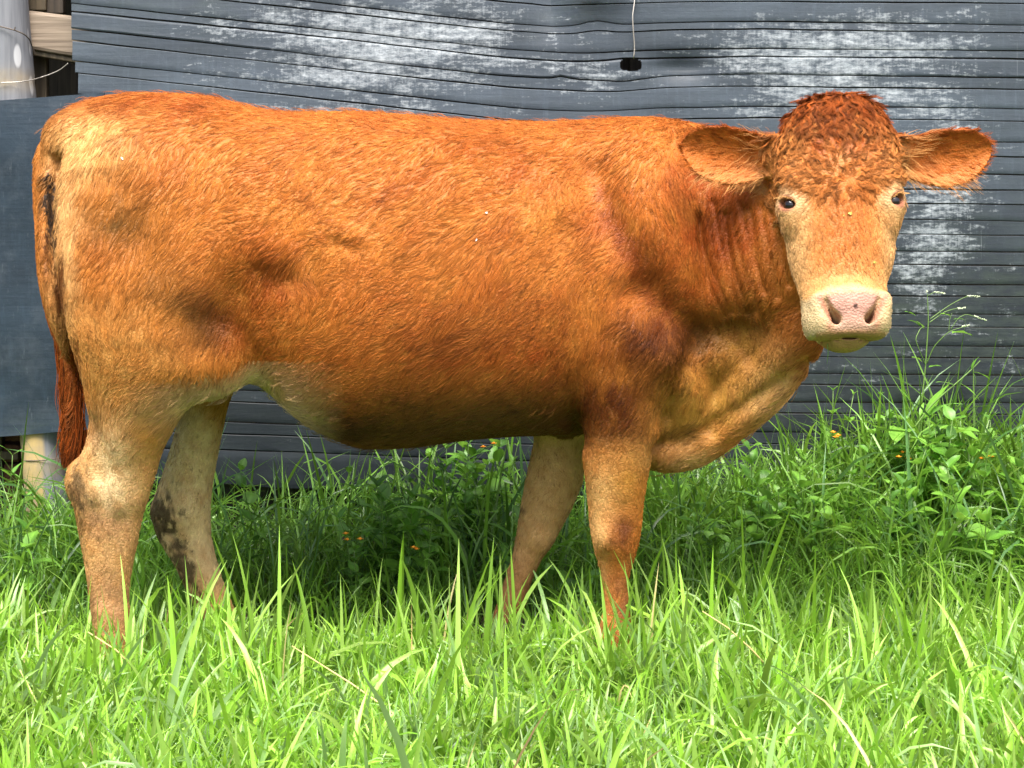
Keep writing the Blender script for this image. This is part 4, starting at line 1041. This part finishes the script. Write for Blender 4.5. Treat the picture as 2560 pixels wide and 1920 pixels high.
# scraps of leaf and pale flecks stuck to the wet coat
m_scrap, nd, lk, bs = mat('leaf_scrap'); bs.inputs['Base Color'].default_value = (.42, .46, .10, 1)
m_fleck, nd, lk, bs = mat('pale_fleck'); bs.inputs['Base Color'].default_value = (.75, .72, .66, 1)
UB, VB = uv_of(BV)
def scrap(u, v, r, m, name, label, ang=0.0, asp=.7):
    du = np.hypot(UB - u / DS, VB - v / DS); c = np.argsort(du)[:40]; i = c[np.argmin(BV[c, 1])]
    n_ = BN[i]; a = norm(np.cross(n_, [0, 0, 1.0])); b_ = np.cross(n_, a); a2 = a * math.cos(ang) + b_ * math.sin(ang); b2 = np.cross(n_, a2); p = BV[i] + n_ * .004
    pts = [p + a2 * r * math.cos(t) + b2 * r * asp * math.sin(t) * (1 + .25 * math.cos(3 * t)) + n_ * .0012 * math.sin(2 * t) for t in np.linspace(0, 6.283, 9)[:-1]]
    V_ = pts + [q - n_ * .0008 for q in pts]; k = 8
    o = mesh_obj(name, V_, [tuple(range(k)), tuple(range(2 * k - 1, k - 1, -1))] + [(i2, i2 + k, (i2 + 1) % k + k, (i2 + 1) % k) for i2 in range(k)], m, smooth=False); tag(o, label, 'scrap'); return o
scrap(2118, 528, .0042, m_scrap, 'leaf_scrap', 'yellow-green leaf scrap stuck on the forehead between the eyes')
scrap(2103, 533, .0020, m_scrap, 'leaf_scrap', 'smaller leaf scrap just left of the one on the forehead')
scrap(2192, 657, .0034, m_scrap, 'leaf_scrap', 'green leaf scrap stuck to the right side of the nose bridge')
scrap(306, 386, .0050, m_fleck, 'pale_fleck', 'white fleck on the rump above the tail side', -.8, .3)
scrap(1196, 590, .0036, m_fleck, 'pale_fleck', 'tiny white fleck high on the ribs', 1.2, .4); scrap(1220, 523, .0030, m_fleck, 'pale_fleck', 'upper tiny pale fleck on the ribs near the shoulder')
# eyelashes
lp = []
for (ec, out, tan2, up2) in EYES:
    for q in np.linspace(-1, 1, 26):
        r0 = ec + out * .0235 + tan2 * .020 * q - up2 * (.012 - .006 * q * q)
        dd = norm(out * 1.0 + tan2 * q * .5 - up2 * .30 + rng.normal(size=3) * .08); lp.append([r0 + dd * .017 * t - np.array([0, 0, .006]) * t * t for t in np.linspace(0, 1, 6)])
lp = np.array(lp); hair_obj('eyelashes', lp, .00022, np.repeat(C_TAN[None] * .9, len(lp), 0), cow, None)
print('fur', round(time.time() - T0, 1))
# ------------------------------------------------------------------ grass
def leaf_mat(name, trans=.42, rough=.34, spec=.5):
    m, nd, lk, bs = mat(name)
    at = nd.new('ShaderNodeAttribute'); at.attribute_name = 'col'
    lk.new(at.outputs['Color'], bs.inputs['Base Color']); bs.inputs['Roughness'].default_value = rough; bs.inputs['Specular IOR Level'].default_value = spec
    tr = nd.new('ShaderNodeBsdfTranslucent'); hs = nd.new('ShaderNodeHueSaturation'); hs.inputs['Hue'].default_value = .485; hs.inputs['Value'].default_value = 1.5
    lk.new(at.outputs['Color'], hs.inputs['Color']); lk.new(hs.outputs[0], tr.inputs['Color'])
    mx = nd.new('ShaderNodeMixShader'); mx.inputs[0].default_value = trans
    lk.new(bs.outputs[0], mx.inputs[1]); lk.new(tr.outputs[0], mx.inputs[2]); lk.new(mx.outputs[0], nd['Material Output'].inputs['Surface'])
    return m
m_grass = leaf_mat('grass_blade')
m_weed = leaf_mat('weed_leaf', .30, .42)

def in_leg(x, y):
    w = np.zeros(len(x), bool)
    for (u, v, yy, r) in [(255, 1440, -.175, .075), (505, 1390, .11, .075), (1340, 1440, -.165, .075), (1085, 1390, .11, .07), (440, 1300, .11, .05), (1110, 1300, .11, .05)]:
        p = PD(u, v, yy); w |= (x - p[0]) ** 2 + (y - yy) ** 2 < r * r
    return w

def blades(n, xr, yr, len_rng, wid_rng, lean, bend, pal, seg=6, three=True, clump=.05, dens=None, name='grass', lenfn=None):
    r = rng
    x = r.uniform(*xr, n * 2); y = r.uniform(*yr, n * 2)
    keep = np.ones(len(x), bool)
    if dens is not None: keep &= r.random(len(x)) < dens(x, y)
    keep &= ~in_leg(x, y)
    x, y = x[keep][:n], y[keep][:n]; n = len(x)
    # gather into tufts
    nt = max(1, n // 7); tx_, ty_ = r.uniform(*xr, nt), r.uniform(*yr, nt)
    k = r.integers(0, nt, n); pull = r.random(n) < .55
    if dens is None:
        x = np.where(pull, tx_[k] + r.normal(size=n) * clump, x); y = np.where(pull, np.clip(ty_[k] + r.normal(size=n) * clump, *yr), y)
    ok = ~in_leg(x, y); x, y = x[ok], y[ok]; n = len(x); k = k[ok]
    z = ground_h(x, y)
    pxy = np.stack([x, y, 0 * x], 1)
    L = r.uniform(*len_rng, n) * (1 + .25 * fnoise(pxy, .5, 61, 2)) * (1 + r.normal(size=nt) * .15)[k]
    if lenfn is not None: L = L * lenfn(x, y)
    W = r.uniform(*wid_rng, n) * np.clip(L / np.mean(len_rng), .6, 1.3)
    az = np.where(r.random(n) < .4, (r.uniform(0, 6.28, nt))[k], r.uniform(0, 6.28, n)) + fnoise(pxy, .6, 62, 2)
    th0 = np.abs(r.normal(size=n)) * lean; cv = np.clip(r.gamma(1.6, 1.0, n) * bend, 0, 2.3)
    m = seg + 1; tau = np.linspace(0, 1, m)
    th = th0[:, None] + cv[:, None] * (tau ** 1.5)[None] ; 
    dl = L[:, None] / seg
    thm = (th[:, 1:] + th[:, :-1]) / 2
    hh = np.concatenate([np.zeros((n, 1)), np.cumsum(np.sin(thm) * dl, 1)], 1); zz = np.concatenate([np.zeros((n, 1)), np.cumsum(np.cos(thm) * dl, 1)], 1)
    swv = r.normal(size=n) * .02
    side_az = az + math.pi / 2
    px = x[:, None] + np.cos(az)[:, None] * hh + np.cos(side_az)[:, None] * (swv[:, None] * tau ** 2); py_ = y[:, None] + np.sin(az)[:, None] * hh + np.sin(side_az)[:, None] * (swv[:, None] * tau ** 2)
    pz = z[:, None] + zz
    pz = np.maximum(pz, z[:, None] + .01)
    cen = np.stack([px, py_, pz], -1)
    tw = r.normal(size=n)[:, None] * .9 * tau[None] + r.uniform(-.5, .5, n)[:, None]
    sv = np.stack([np.cos(side_az), np.sin(side_az), 0 * x], -1)[:, None] * np.cos(tw)[..., None]
    nrm = np.stack([-np.cos(az)[:, None] * np.cos(th), -np.sin(az)[:, None] * np.cos(th), np.sin(th)], -1)
    sv = norm(sv + nrm * np.sin(tw)[..., None])
    prof = np.interp(tau, [0, .15, .45, .75, .92, 1], [.55, .85, 1, .72, .3, .03])
    wv = (W / 2)[:, None] * prof[None]
    # keep everything out of the wall and the sheet
    lim = np.where(cen[..., 0] < -1.35, .87, .925); cen[..., 1] = np.minimum(cen[..., 1], lim - .005)
    if three:
        kk = 3; V = np.stack([cen - sv * wv[..., None], cen - nrm * (wv * .28)[..., None], cen + sv * wv[..., None]], 2)
    else:
        kk = 2; V = np.stack([cen - sv * wv[..., None], cen + sv * wv[..., None]], 2)
    V = V.reshape(-1, 3)
    base = (np.arange(n) * m * kk)[:, None, None]; ii = (np.arange(seg) * kk)[None, :, None]; jj = np.arange(kk - 1)[None, None]
    a = (base + ii + jj).ravel(); Q = np.stack([a, a + 1, a + kk + 1, a + kk], 1)
    pal = np.array(pal); pi = r.integers(0, len(pal), n); c = pal[pi] * r.uniform(.62, 1.28, (n, 1)) * (1 + .18 * fnoise(pxy, .35, 63, 2))[:, None]
    cc = c[:, None] * np.interp(tau, [0, .25, 1], [1.0, 1.0, 1.06])[None, :, None]
    yl = np.array([.30, .28, .07]); f0 = np.interp(tau, [0, .18], [.45, 0])[None, :, None]; cc = cc * (1 - f0) + yl * f0
    cc = np.repeat(cc[:, :, None], kk, 2).reshape(-1, 3)
    tips = cen
    return V, Q, cc, tips, sv, nrm

G1, G2, G3, G4, G5 = (.19, .37, .032), (.24, .43, .055), (.14, .30, .030), (.30, .47, .10), (.22, .37, .12)
STRAW, OLDST = (.50, .42, .19), (.36, .25, .12)
def grass_obj(label, cat, parts, name='grass'):
    V, Q, C, o = [], [], [], 0
    for b in parts:
        V.append(b[0]); Q.append(b[1] + o); C.append(b[2]); o += len(b[0])
    ob = mesh_obj(name, np.concatenate(V), np.concatenate(Q), m_grass); set_col(ob.data, np.concatenate(C))
    tag(ob, label, cat, kind='stuff'); return ob
front_len = lambda x, y: np.interp(y, [-1.2, -.75, -.2, .05], [.8, .95, 1.0, .95])
fr = blades(40000, (-1.7, 1.9), (-1.45, -.02), (.08, .185), (.004, .0105), .30, .65, [G1, G2, G2, G3, G4, G5], lenfn=front_len)
fr2 = blades(9000, (-1.7, 1.9), (-1.45, .02), (.05, .13), (.006, .011), .35, .5, [G1, G3, G5, (.20, .33, .07)], seg=4, lenfn=front_len)
fr3 = blades(700, (-1.7, 1.9), (-1.4, -.05), (.18, .29), (.007, .0115), .35, 1.0, [G5, G2, G1, G4])
fr4 = blades(170, (-1.7, 1.9), (-1.4, .0), (.12, .26), (.003, .006), .5, .5, [STRAW, STRAW, OLDST])
fr5 = blades(420, (-1.5, 1.7), (-.45, .0), (.20, .31), (.006, .011), .14, .25, [G2, G4, G1])
grass_obj('bright green wet lawn grass filling the foreground in front of the hooves', 'grass', [fr, fr2, fr3, fr4, fr5])
R1, R2, R3, R4 = (.095, .21, .022), (.135, .28, .032), (.065, .16, .020), (.17, .33, .06)
tall = lambda x, y: np.interp(y, [0, .35, .7, .9], [.5, .68, .92, 1.02]) * np.interp(x, [-1.6, -1.0, -.3, .25, .55, 1.2, 1.7, 2.2], [.82, .8, .92, .98, .88, 1.1, 1.2, 1.15])
mdr = blades(7000, (.45, 2.0), (.15, .90), (.2, .42), (.005, .010), .35, .9, [R2, R4, R1, G3], seg=7, lenfn=tall)
md = blades(8500, (-2.1, 2.3), (-.02, .90), (.16, .38), (.005, .012), .30, .62, [R1, R2, R3, R4, R2], seg=6, three=True, lenfn=tall)
md2 = blades(2600, (-2.1, 2.3), (.35, .90), (.34, .58), (.005, .010), .30, 1.0, [R1, R2, R4, (.09, .20, .06)], seg=7, three=True, lenfn=lambda x, y: np.interp(x, [-1.6, -1.0, .2, .6, 1.2, 1.7], [.7, .72, .88, .75, .95, 1.0]))
md3 = blades(2500, (-2.1, 2.3), (-.02, .9), (.05, .13), (.008, .014), .5, .5, [R1, R3], seg=4)
grass_obj('long rank grass growing between the cow and the belting wall', 'grass', [md, mdr, md2, md3])
far_l = blades(3500, (-4.5, -1.7), (-1.6, .8), (.12, .3), (.007, .013), .25, .45, [G1, G2, G3], seg=4, three=False); far_r = blades(3500, (1.9, 4.5), (-1.6, .85), (.12, .3), (.007, .013), .25, .45, [G1, G2, G3], seg=4, three=False)
far_b = blades(7000, (-3.5, 3.5), (-5.0, -1.45), (.10, .2), (.007, .013), .25, .45, [G1, G2, G3], seg=3, three=False)
grass_obj('meadow grass carrying on beside and in front of the framed patch', 'grass', [far_l, far_r, far_b])

# dew on the foreground blades
m_dew, nd, lk, bs = mat('dew'); bs.inputs['Base Color'].default_value = (.9, .95, .95, 1); bs.inputs['Roughness'].default_value = .02; bs.inputs['Transmission Weight'].default_value = 1.0; bs.inputs['IOR'].default_value = 1.33
ic = [(0, 0, 1)] + [(.894 * math.cos(a), .894 * math.sin(a), .447) for a in np.arange(5) * 2 * math.pi / 5] + [(.894 * math.cos(a), .894 * math.sin(a), -.447) for a in (np.arange(5) + .5) * 2 * math.pi / 5] + [(0, 0, -1)]
icf = [(0, i + 1, (i + 1) % 5 + 1) for i in range(5)] + [(i + 1, i + 6, (i + 1) % 5 + 1) for i in range(5)] + [((i + 1) % 5 + 1, i + 6, (i + 1) % 5 + 6) for i in range(5)] + [(11, (i + 1) % 5 + 6, i + 6) for i in range(5)]
ic, icf = np.array(ic), np.array(icf)
DV = []
for b, nblade in ((fr, 1500), (fr3, 700)):
    tips, sv, nr = b[3], b[4], b[5]; sel = rng.choice(len(tips), min(nblade, len(tips)), replace=False)
    for i in sel:
        for q in range(rng.integers(3, 9)):
            t_ = rng.uniform(.35, .98) * (tips.shape[1] - 1); j = int(t_); f_ = t_ - j; j2 = min(j + 1, tips.shape[1] - 1)
            c = tips[i, j] * (1 - f_) + tips[i, j2] * f_ + sv[i, j] * rng.normal() * .002; up = nr[i, j] * (1 if nr[i, j][2] > 0 else -1)
            DV.append(np.r_[c + up * .0006, rng.uniform(.0008, .0023)])
DV = np.array(DV); dv = (DV[:, None, :3] + ic[None] * DV[:, None, 3:4] * [1, 1, .8]).reshape(-1, 3); df = (np.arange(len(DV))[:, None, None] * 12 + icf[None]).reshape(-1, 3)
tag(mesh_obj('dew_drops', dv, df, m_dew), 'tiny water droplets beaded along the foreground grass blades', 'dew', kind='stuff')

# ------------------------------------------------------------------ weeds: stems with leaf pairs, each plant a thing
def leaf_geo(L, W, fold=.25, droop=.6, serr=.06, nseg=8, ph=0.0):
    """a leaf along +x from the origin, face up"""
    tau = np.linspace(0, 1, nseg + 1); w = W / 2 * np.sin(np.pi * np.clip(tau, 0, 1) ** .75) ** .85
    w = w * (1 + serr * np.where(np.arange(nseg + 1) % 2, 1, -1)); w[0] = .0012; w[-1] = .0004
    a = -droop * tau ** 1.3; x = np.concatenate([[0], np.cumsum(np.cos((a[1:] + a[:-1]) / 2)) * L / nseg]); z = np.concatenate([[0], np.cumsum(np.sin((a[1:] + a[:-1]) / 2)) * L / nseg])
    wav = .06 * W * np.sin(tau * 9 + ph)
    V = []
    for i in range(nseg + 1):
        V += [(x[i], -w[i], z[i] + fold * w[i] + wav[i]), (x[i], -w[i] * .5, z[i] + fold * w[i] * .62 + wav[i] * .3), (x[i], 0, z[i]), (x[i], w[i] * .5, z[i] + fold * w[i] * .62 - wav[i] * .3), (x[i], w[i], z[i] + fold * w[i] - wav[i])]
    Fq = [(i * 5 + j, i * 5 + j + 1, (i + 1) * 5 + j + 1, (i + 1) * 5 + j) for i in range(nseg) for j in range(4)]
    C = []
    for i in range(nseg + 1): C += [1.0, .93, 1.22, .93, 1.0]
    return np.array(V), Fq, np.array(C)
LEAFM = []
W1, W2, W3 = (.10, .25, .026), (.15, .33, .04), (.07, .18, .024)
def leaf_data(L, W, col, **k):
    v, f, c = leaf_geo(L, W, **k); me = bpy.data.meshes.new('leaf'); me.from_pydata(v.tolist(), [], f); me.update()
    me.polygons.foreach_set('use_smooth', np.ones(len(f), bool)); me.materials.append(m_weed); set_col(me, np.array(col)[None] * c[:, None]); return me
for i in range(12):
    col = (W1, W2, W3, W2)[i % 4]
    LEAFM.append(leaf_data(1.0, .50 + .04 * (i % 3), col, fold=.2 + .05 * (i % 3), droop=.4 + .15 * (i % 4), serr=.05 if i % 2 else .02, ph=i))
LONGM = [leaf_data(1.0, .20 + .03 * i, (W2, W1, (.13, .30, .05))[i], fold=.15, droop=.5 + .2 * i, serr=0, ph=i) for i in range(3)]
from mathutils import Matrix
m_stem, nd, lk, bs = mat('weed_stem'); bs.inputs['Base Color'].default_value = (.11, .20, .04, 1); bs.inputs['Roughness'].default_value = .5
m_stem2, nd, lk, bs = mat('brown_stem'); bs.inputs['Base Color'].default_value = (.09, .075, .035, 1); bs.inputs['Roughness'].default_value = .6
m_petal, nd, lk, bs = mat('orange_petal'); bs.inputs['Base Color'].default_value = (.80, .30, .012, 1); bs.inputs['Roughness'].default_value = .6
m_bud, nd, lk, bs = mat('pale_bud'); bs.inputs['Base Color'].default_value = (.50, .55, .38, 1); bs.inputs['Roughness'].default_value = .7
def put_leaf(root, me, p, az, pitch, size, roll=0.0):
    o = bpy.data.objects.new('leaf', me); COL.objects.link(o); o.parent = root
    o.matrix_local = Matrix.Translation(Vector(p)) @ Matrix.Rotation(az, 4, 'Z') @ Matrix.Rotation(-pitch, 4, 'Y') @ Matrix.Rotation(roll, 4, 'X') @ Matrix.Scale(size, 4)
    return o
def blob_mesh(name, c, r, n, m, parent, sq=.8):
    ch = []
    for i in range(n):
        d = rng.normal(size=3); d /= np.linalg.norm(d); q = np.asarray(c) + d * r * .6 * np.array([1, 1, sq]); ch.append((q + ic * r * .55 * [1, 1, sq], [tuple(f) for f in icf]))
    v, f = merge(ch); return mesh_obj(name, v, f, m, parent)
def flower(root, p, r=.007):
    """small round composite head: a domed centre ringed with short petals"""
    ch = []; p = np.asarray(p, float)
    for k in range(9):
        a = k * 2 * math.pi / 9; d = np.array([math.cos(a), math.sin(a), .15]); s_ = np.array([-math.sin(a), math.cos(a), 0])
        ch.append(([p + d * r * .3 - s_ * r * .12, p + d * r * 1.2 - s_ * r * .28, p + d * r * 1.45, p + d * r * 1.2 + s_ * r * .28, p + d * r * .3 + s_ * r * .12], [(0, 1, 2, 3, 4)]))
    ch.append((p + ic * r * [.75, .75, .6] + [0, 0, r * .2], [tuple(f) for f in icf])); v, f = merge(ch); return mesh_obj('flower', v, f, m_petal, root)

def weed(x, y, h, npairs, lsize, label, group, lean=(0, 0), long=False, flowers=0, name='broadleaf_weed', z0=None, seedph=None):
    z = float(ground_h(x, y)) if z0 is None else z0
    r = empty(name, (x, y, z)); tag(r, label, 'weed', group)
    k = np.linspace(0, 1, 9); ph = rng.uniform(0, 6.28) if seedph is None else seedph
    st = np.stack([lean[0] * k ** 1.4 + .012 * np.sin(k * 5 + ph) * k, lean[1] * k ** 1.4 + .012 * np.cos(k * 4 + ph) * k, h * k], 1)
    v, f = tube(st, np.interp(k, [0, 1], [.0028, .0012]), 5); mesh_obj('stem', v, f, m_stem, r)
    for i in range(npairs):
        t_ = .22 + .78 * i / max(1, npairs - 1); p = np.array([np.interp(t_, k, st[:, d]) for d in range(3)]); az = ph + i * 1.57 + rng.normal() * .25
        sz = lsize * np.interp(t_, [.2, .6, 1], [.95, 1.05, .55])
        for q in (0, math.pi):
            me = (LONGM if long else LEAFM)[rng.integers(len(LONGM) if long else len(LEAFM))]
            put_leaf(r, me, p, az + q + rng.normal() * .2, np.interp(t_, [.2, 1], [.15, .9]) + rng.normal() * .15, sz * rng.uniform(.8, 1.15), rng.normal() * .25)
    for i in range(flowers):
        top = st[-1]; e = top + np.array([rng.normal() * .025, -abs(rng.normal()) * .02, .02 + rng.random() * .035])
        v, f = tube(np.array([top, (top + e) / 2 + [0, 0, .004], e]), .0009, 4); mesh_obj('flower_stalk', v, f, m_stem, r)
        flower(r, e)
    return r
def at_px(u, v, y): p = P(u, v, y); return p
GRP = 'broad-leaved weeds in the long grass behind the cow'
spots = []
def clear(x, y):
    return not in_leg(np.array([x]), np.array([y]))[0]
# bushes of weeds: under the belly, right of the brisket, along the wall
for (place, cu, cv, ru, rv, n, y0, y1) in [('under the middle of the belly', 1010, 1230, 190, 90, 26, .30, .70), ('under the belly beside the far foreleg', 1160, 1120, 110, 60, 10, .55, .85), ('on the bank below the muzzle', 2050, 1200, 200, 110, 36, .35, .88), ('round the foot of the tall flowering weed', 2330, 1120, 180, 90, 26, .5, .88), ('right of the near foreleg', 1800, 1290, 140, 60, 12, .35, .8), ('at the right edge', 2480, 1250, 90, 120, 10, .3, .8), ('before the pole foot', 130, 1330, 110, 60, 8, .3, .8), ('between the two forelegs', 1480, 1420, 100, 40, 6, .1, .4)]:
    for i in range(n):
        y = rng.uniform(y0, y1); u = cu + rng.normal() * ru * .6; v = cv + rng.normal() * rv * .5
        p = P(u, v, y); h = p[2] - float(ground_h(p[0], y))
        if h < .08 or not clear(p[0], y): continue
        h = min(h, .62)
        lg = rng.random() < .25; fl = 2 if rng.random() < .03 else 0
        kind = 'weed with narrow leaves' if lg else 'weed with toothed oval leaves'
        if fl: kind += ' and orange flowers'
        weed(p[0], y, h, int(np.clip(h / .05, 3, 8)), rng.uniform(.055, .105), kind + ' ' + place, ('narrow-leaved weeds ' if lg else 'oval-leaved weeds ') + place + (', in flower' if fl else ''), lean=(rng.normal() * .05, -abs(rng.normal()) * .05), long=lg, flowers=fl)
# ones that stand out
def named(u, v, y, npairs, ls, label, lean=(0, 0), long=False, flowers=0):
    p = P(u, v, y); return weed(p[0] - lean[0], y - lean[1], p[2] - float(ground_h(p[0], y)), npairs, ls, label, None, lean, long, flowers)
named(2078, 975, .84, 6, .050, 'slim weed with small pale heads just right of the dewlap', (.02, 0))
named(2130, 985, .86, 5, .045, 'thin weed with curled small leaves below the muzzle', (.03, 0))
named(2205, 985, .86, 5, .048, 'second thin small-leaved weed below the muzzle, nearer the tall flowering stem', (.05, 0))
named(2073, 1122, .70, 7, .075, 'leafy weed topped by a pair of orange flowers right of the brisket', (0, -.02), False, 3)
named(2270, 1170, .62, 6, .07, 'leafy weed with small orange flowers below the tall flowering stem', (0, -.02), False, 3)
named(960, 1170, .60, 6, .09, 'broad oval-leaved weed tallest under the middle of the belly', (.02, -.04))
named(1165, 1130, .70, 8, .05, 'pale-topped weed spike under the belly near the far foreleg', (0, 0))
named(895, 1375, .28, 6, .06, 'low weed with orange flowers in the shade between the legs', (0, -.03), False, 3)
named(1025, 1392, .26, 6, .06, 'low weed with one orange flower cluster right of the shaded middle', (0, -.03), False, 2)
named(20, 1140, .80, 5, .085, 'upright weed with long pointed leaves at the left edge before the bricks', (.02, -.03), True)
named(55, 1215, .72, 6, .075, 'weed with drooping pointed leaves leaning across the pole foot', (-.10, -.04), True)
named(110, 1255, .66, 5, .085, 'weed with two large pointed leaves in front of the pole foot', (-.04, -.04), True)

# tall flowering weed against the wall, right of the muzzle
y = .84; root = empty('flowering_weed', P(2300, 1150, y)); root.location.z = float(ground_h(root.location.x, y)); RO = np.array(root.location)
tag(root, 'tall thin flowering weed with branching sprays against the wall, right of the muzzle', 'weed')
W = lambda u, v, dy=0.0: P(u, v, y + dy) - RO
def branch(pts, r0, r1, m=m_stem):
    pts = np.array(pts); k = np.linspace(0, 1, len(pts)); q = np.linspace(0, 1, 5 * len(pts)); s_ = np.stack([smooth1(np.interp(q, k, pts[:, d]), 2) for d in range(3)], 1)
    v, f = tube(s_, np.linspace(r0, r1, len(s_)), 5); return mesh_obj('stem', v, f, m, root)
branch([np.array([0, 0, 0]), W(2296, 1060), W(2305, 1000), W(2314, 913), W(2318, 850), W(2321, 805), W(2320, 770), W(2318, 730)], .0030, .0010)
branch([W(2314, 913), W(2300, 880, -.03), W(2288, 848, -.04), W(2300, 822, -.03), W(2312, 815)], .0016, .0009)
branch([W(2316, 910), W(2335, 865, -.02), W(2372, 828, -.04), W(2420, 814, -.05)], .0018, .0008)
branch([W(2321, 808), W(2360, 780, .01), W(2385, 772, .01), W(2418, 768, .0)], .0013, .0007); branch([W(2322, 800), W(2370, 765, .02), W(2412, 742, .03), W(2448, 739, .03)], .0013, .0007)
branch([W(2375, 826, -.04), W(2395, 795, -.05), W(2415, 785, -.05), W(2440, 792, -.05), W(2468, 802, -.05)], .0011, .0006)
branch([W(2319, 740), W(2335, 730), W(2362, 732)], .0009, .0006); branch([W(2372, 828, -.04), W(2374, 800, -.04), W(2380, 782, -.04)], .0009, .0006)
for (u, v, n, du, dv) in [(2336, 730, 7, 28, 4), (2420, 740, 7, 32, 2), (2395, 771, 5, 24, -2), (2435, 790, 7, 34, 12), (2404, 816, 5, 22, -3), (2317, 730, 2, 2, -4)]:
    for i in range(n):
        blob_mesh('bud', W(u + du * i / n, v + dv * i / n, rng.normal() * .006), .0042, 3, m_bud, root)
for (u, v, az, s_) in [(2300, 815, 2.4, .035), (2290, 790, 1.9, .03), (2375, 790, 1.6, .03), (2380, 832, -.35, .05), (2412, 800, 1.2, .028), (2305, 905, 2.6, .03), (2322, 918, -.8, .032), (2310, 822, 3.6, .03)]:
    put_leaf(root, LEAFM[rng.integers(12)], W(u, v), 0.0 if abs(az) < 1 else math.pi, abs(az) * .3, s_ * 1.3)
# its leaning neighbour
def stemmed(name, label, pts, leaves, r0=.003, m=m_stem):
    global root
    p0 = P(*pts[0]); r = empty(name, (p0[0], p0[1], p0[2])); tag(r, label, 'weed'); o = np.array(r.location)
    root = r; branch([P(*q) - o for q in pts], r0, .0012, m)
    for (u, v, yy, az, pitch, s_, lg) in leaves: put_leaf(r, (LONGM if lg else LEAFM)[rng.integers(3 if lg else 12)], P(u, v, yy) - o, az, pitch, s_)
    return r
stemmed('leaning_weed', 'straight leaning weed stem with pointed leaves, right of the tall flowering weed', [(2270, 1090, .70), (2330, 1010, .70), (2400, 950, .69), (2428, 925, .69), (2452, 900, .69)],
        [(2385, 962, .69, 3.0, .35, .055, 1), (2395, 955, .69, -.4, -.5, .085, 1), (2428, 926, .69, .2, 1.3, .05, 1), (2430, 930, .69, .2, -.1, .07, 1), (2432, 930, .69, -.3, -1.1, .05, 1), (2300, 1040, .70, 1.0, .9, .06, 1)])
stemmed('broad_grass_plant', 'stout grass plant with wide upright blades at the base of the tall flowering weed', [(2300, 1120, .72), (2303, 1060, .72), (2306, 1020, .72)],
        [(2304, 1060, .72, .35, 1.05, .17, 1), (2302, 1070, .72, 2.9, 1.35, .15, 1), (2306, 1050, .72, .1, .75, .14, 1), (2300, 1090, .72, -2.6, .8, .15, 1), (2302, 1090, .72, .2, .5, .17, 1)])
for (u, v, yy, s_) in [(2270, 1075, .66, .12), (2350, 1070, .68, .12), (2375, 1090, .64, .10), (2290, 1135, .6, .12), (2420, 1110, .66, .09)]:
    p = P(u, v, yy); r = empty('dock_plant', (p[0], yy, float(ground_h(p[0], yy)))); tag(r, 'broad round-leaved dock plant among the long grass on the right', 'weed', 'broad round-leaved plants at the right')
    hh = p[2] - r.location.z; vv, ff = tube(np.array([[0, 0, 0], [.01, 0, hh * .5], [0, 0, hh]]), .003, 5); mesh_obj('stem', vv, ff, m_stem, r)
    for k in range(5): put_leaf(r, LEAFM[rng.integers(12)], (0, 0, hh * (1 - .18 * k)), -1.57 + rng.normal() * 1.1, .2 + rng.normal() * .3, s_ * rng.uniform(.8, 1.1))

# a blade of grass hanging from the mouth
p0 = P(2068, 848, -.50); pts = np.array([p0 + [0, .03, .008], p0 + [0, 0, 0], p0 + [.001, -.004, -.03], p0 + [-.001, -.002, -.052]])
v, f = tube(pts, np.array([.0009, .0009, .0008, .0004]), 5); o = mesh_obj('grass_blade', v, f, m_weed); set_col(o.data, np.repeat([[.16, .33, .05]], len(v), 0)); tag(o, 'thin green grass blade hanging from the left of the mouth', 'grass blade')
# straw stalks lying over the front grass
m_straw, nd, lk, bs = mat('straw'); bs.inputs['Base Color'].default_value = (.50, .40, .16, 1); bs.inputs['Roughness'].default_value = .6
def stalk(pts, label, r=.0022):
    pts = np.array([P(*q) for q in pts]); v, f = tube(pts, np.linspace(r, r * .5, len(pts)), 6); o = mesh_obj('straw_stalk', v, f, m_straw); tag(o, label, 'straw')
stalk([(1930, 1680, -.35), (1880, 1625, -.36), (1820, 1570, -.37), (1756, 1528, -.37)], 'pale straw stalk slanting up in the grass below the dewlap', .0024)
stalk([(1080, 1900, -.66), (980, 1780, -.60), (880, 1710, -.55), (730, 1615, -.48)], 'long yellow straw stalk slanting across the grass left of centre', .0026)
stalk([(170, 1900, -.66), (110, 1790, -.62), (50, 1675, -.58)], 'yellow straw stalk upright at the lower left', .0026)
stalk([(350, 1685, -.42), (290, 1625, -.42), (220, 1580, -.42)], 'pale curved straw stalk before the near hind hoof', .0022)
stalk([(1170, 1900, -.55), (1130, 1850, -.56), (1200, 1800, -.58), (1250, 1795, -.58)], 'brown bent straw stalk low in the middle foreground', .0022)
print('grass', round(time.time() - T0, 1))
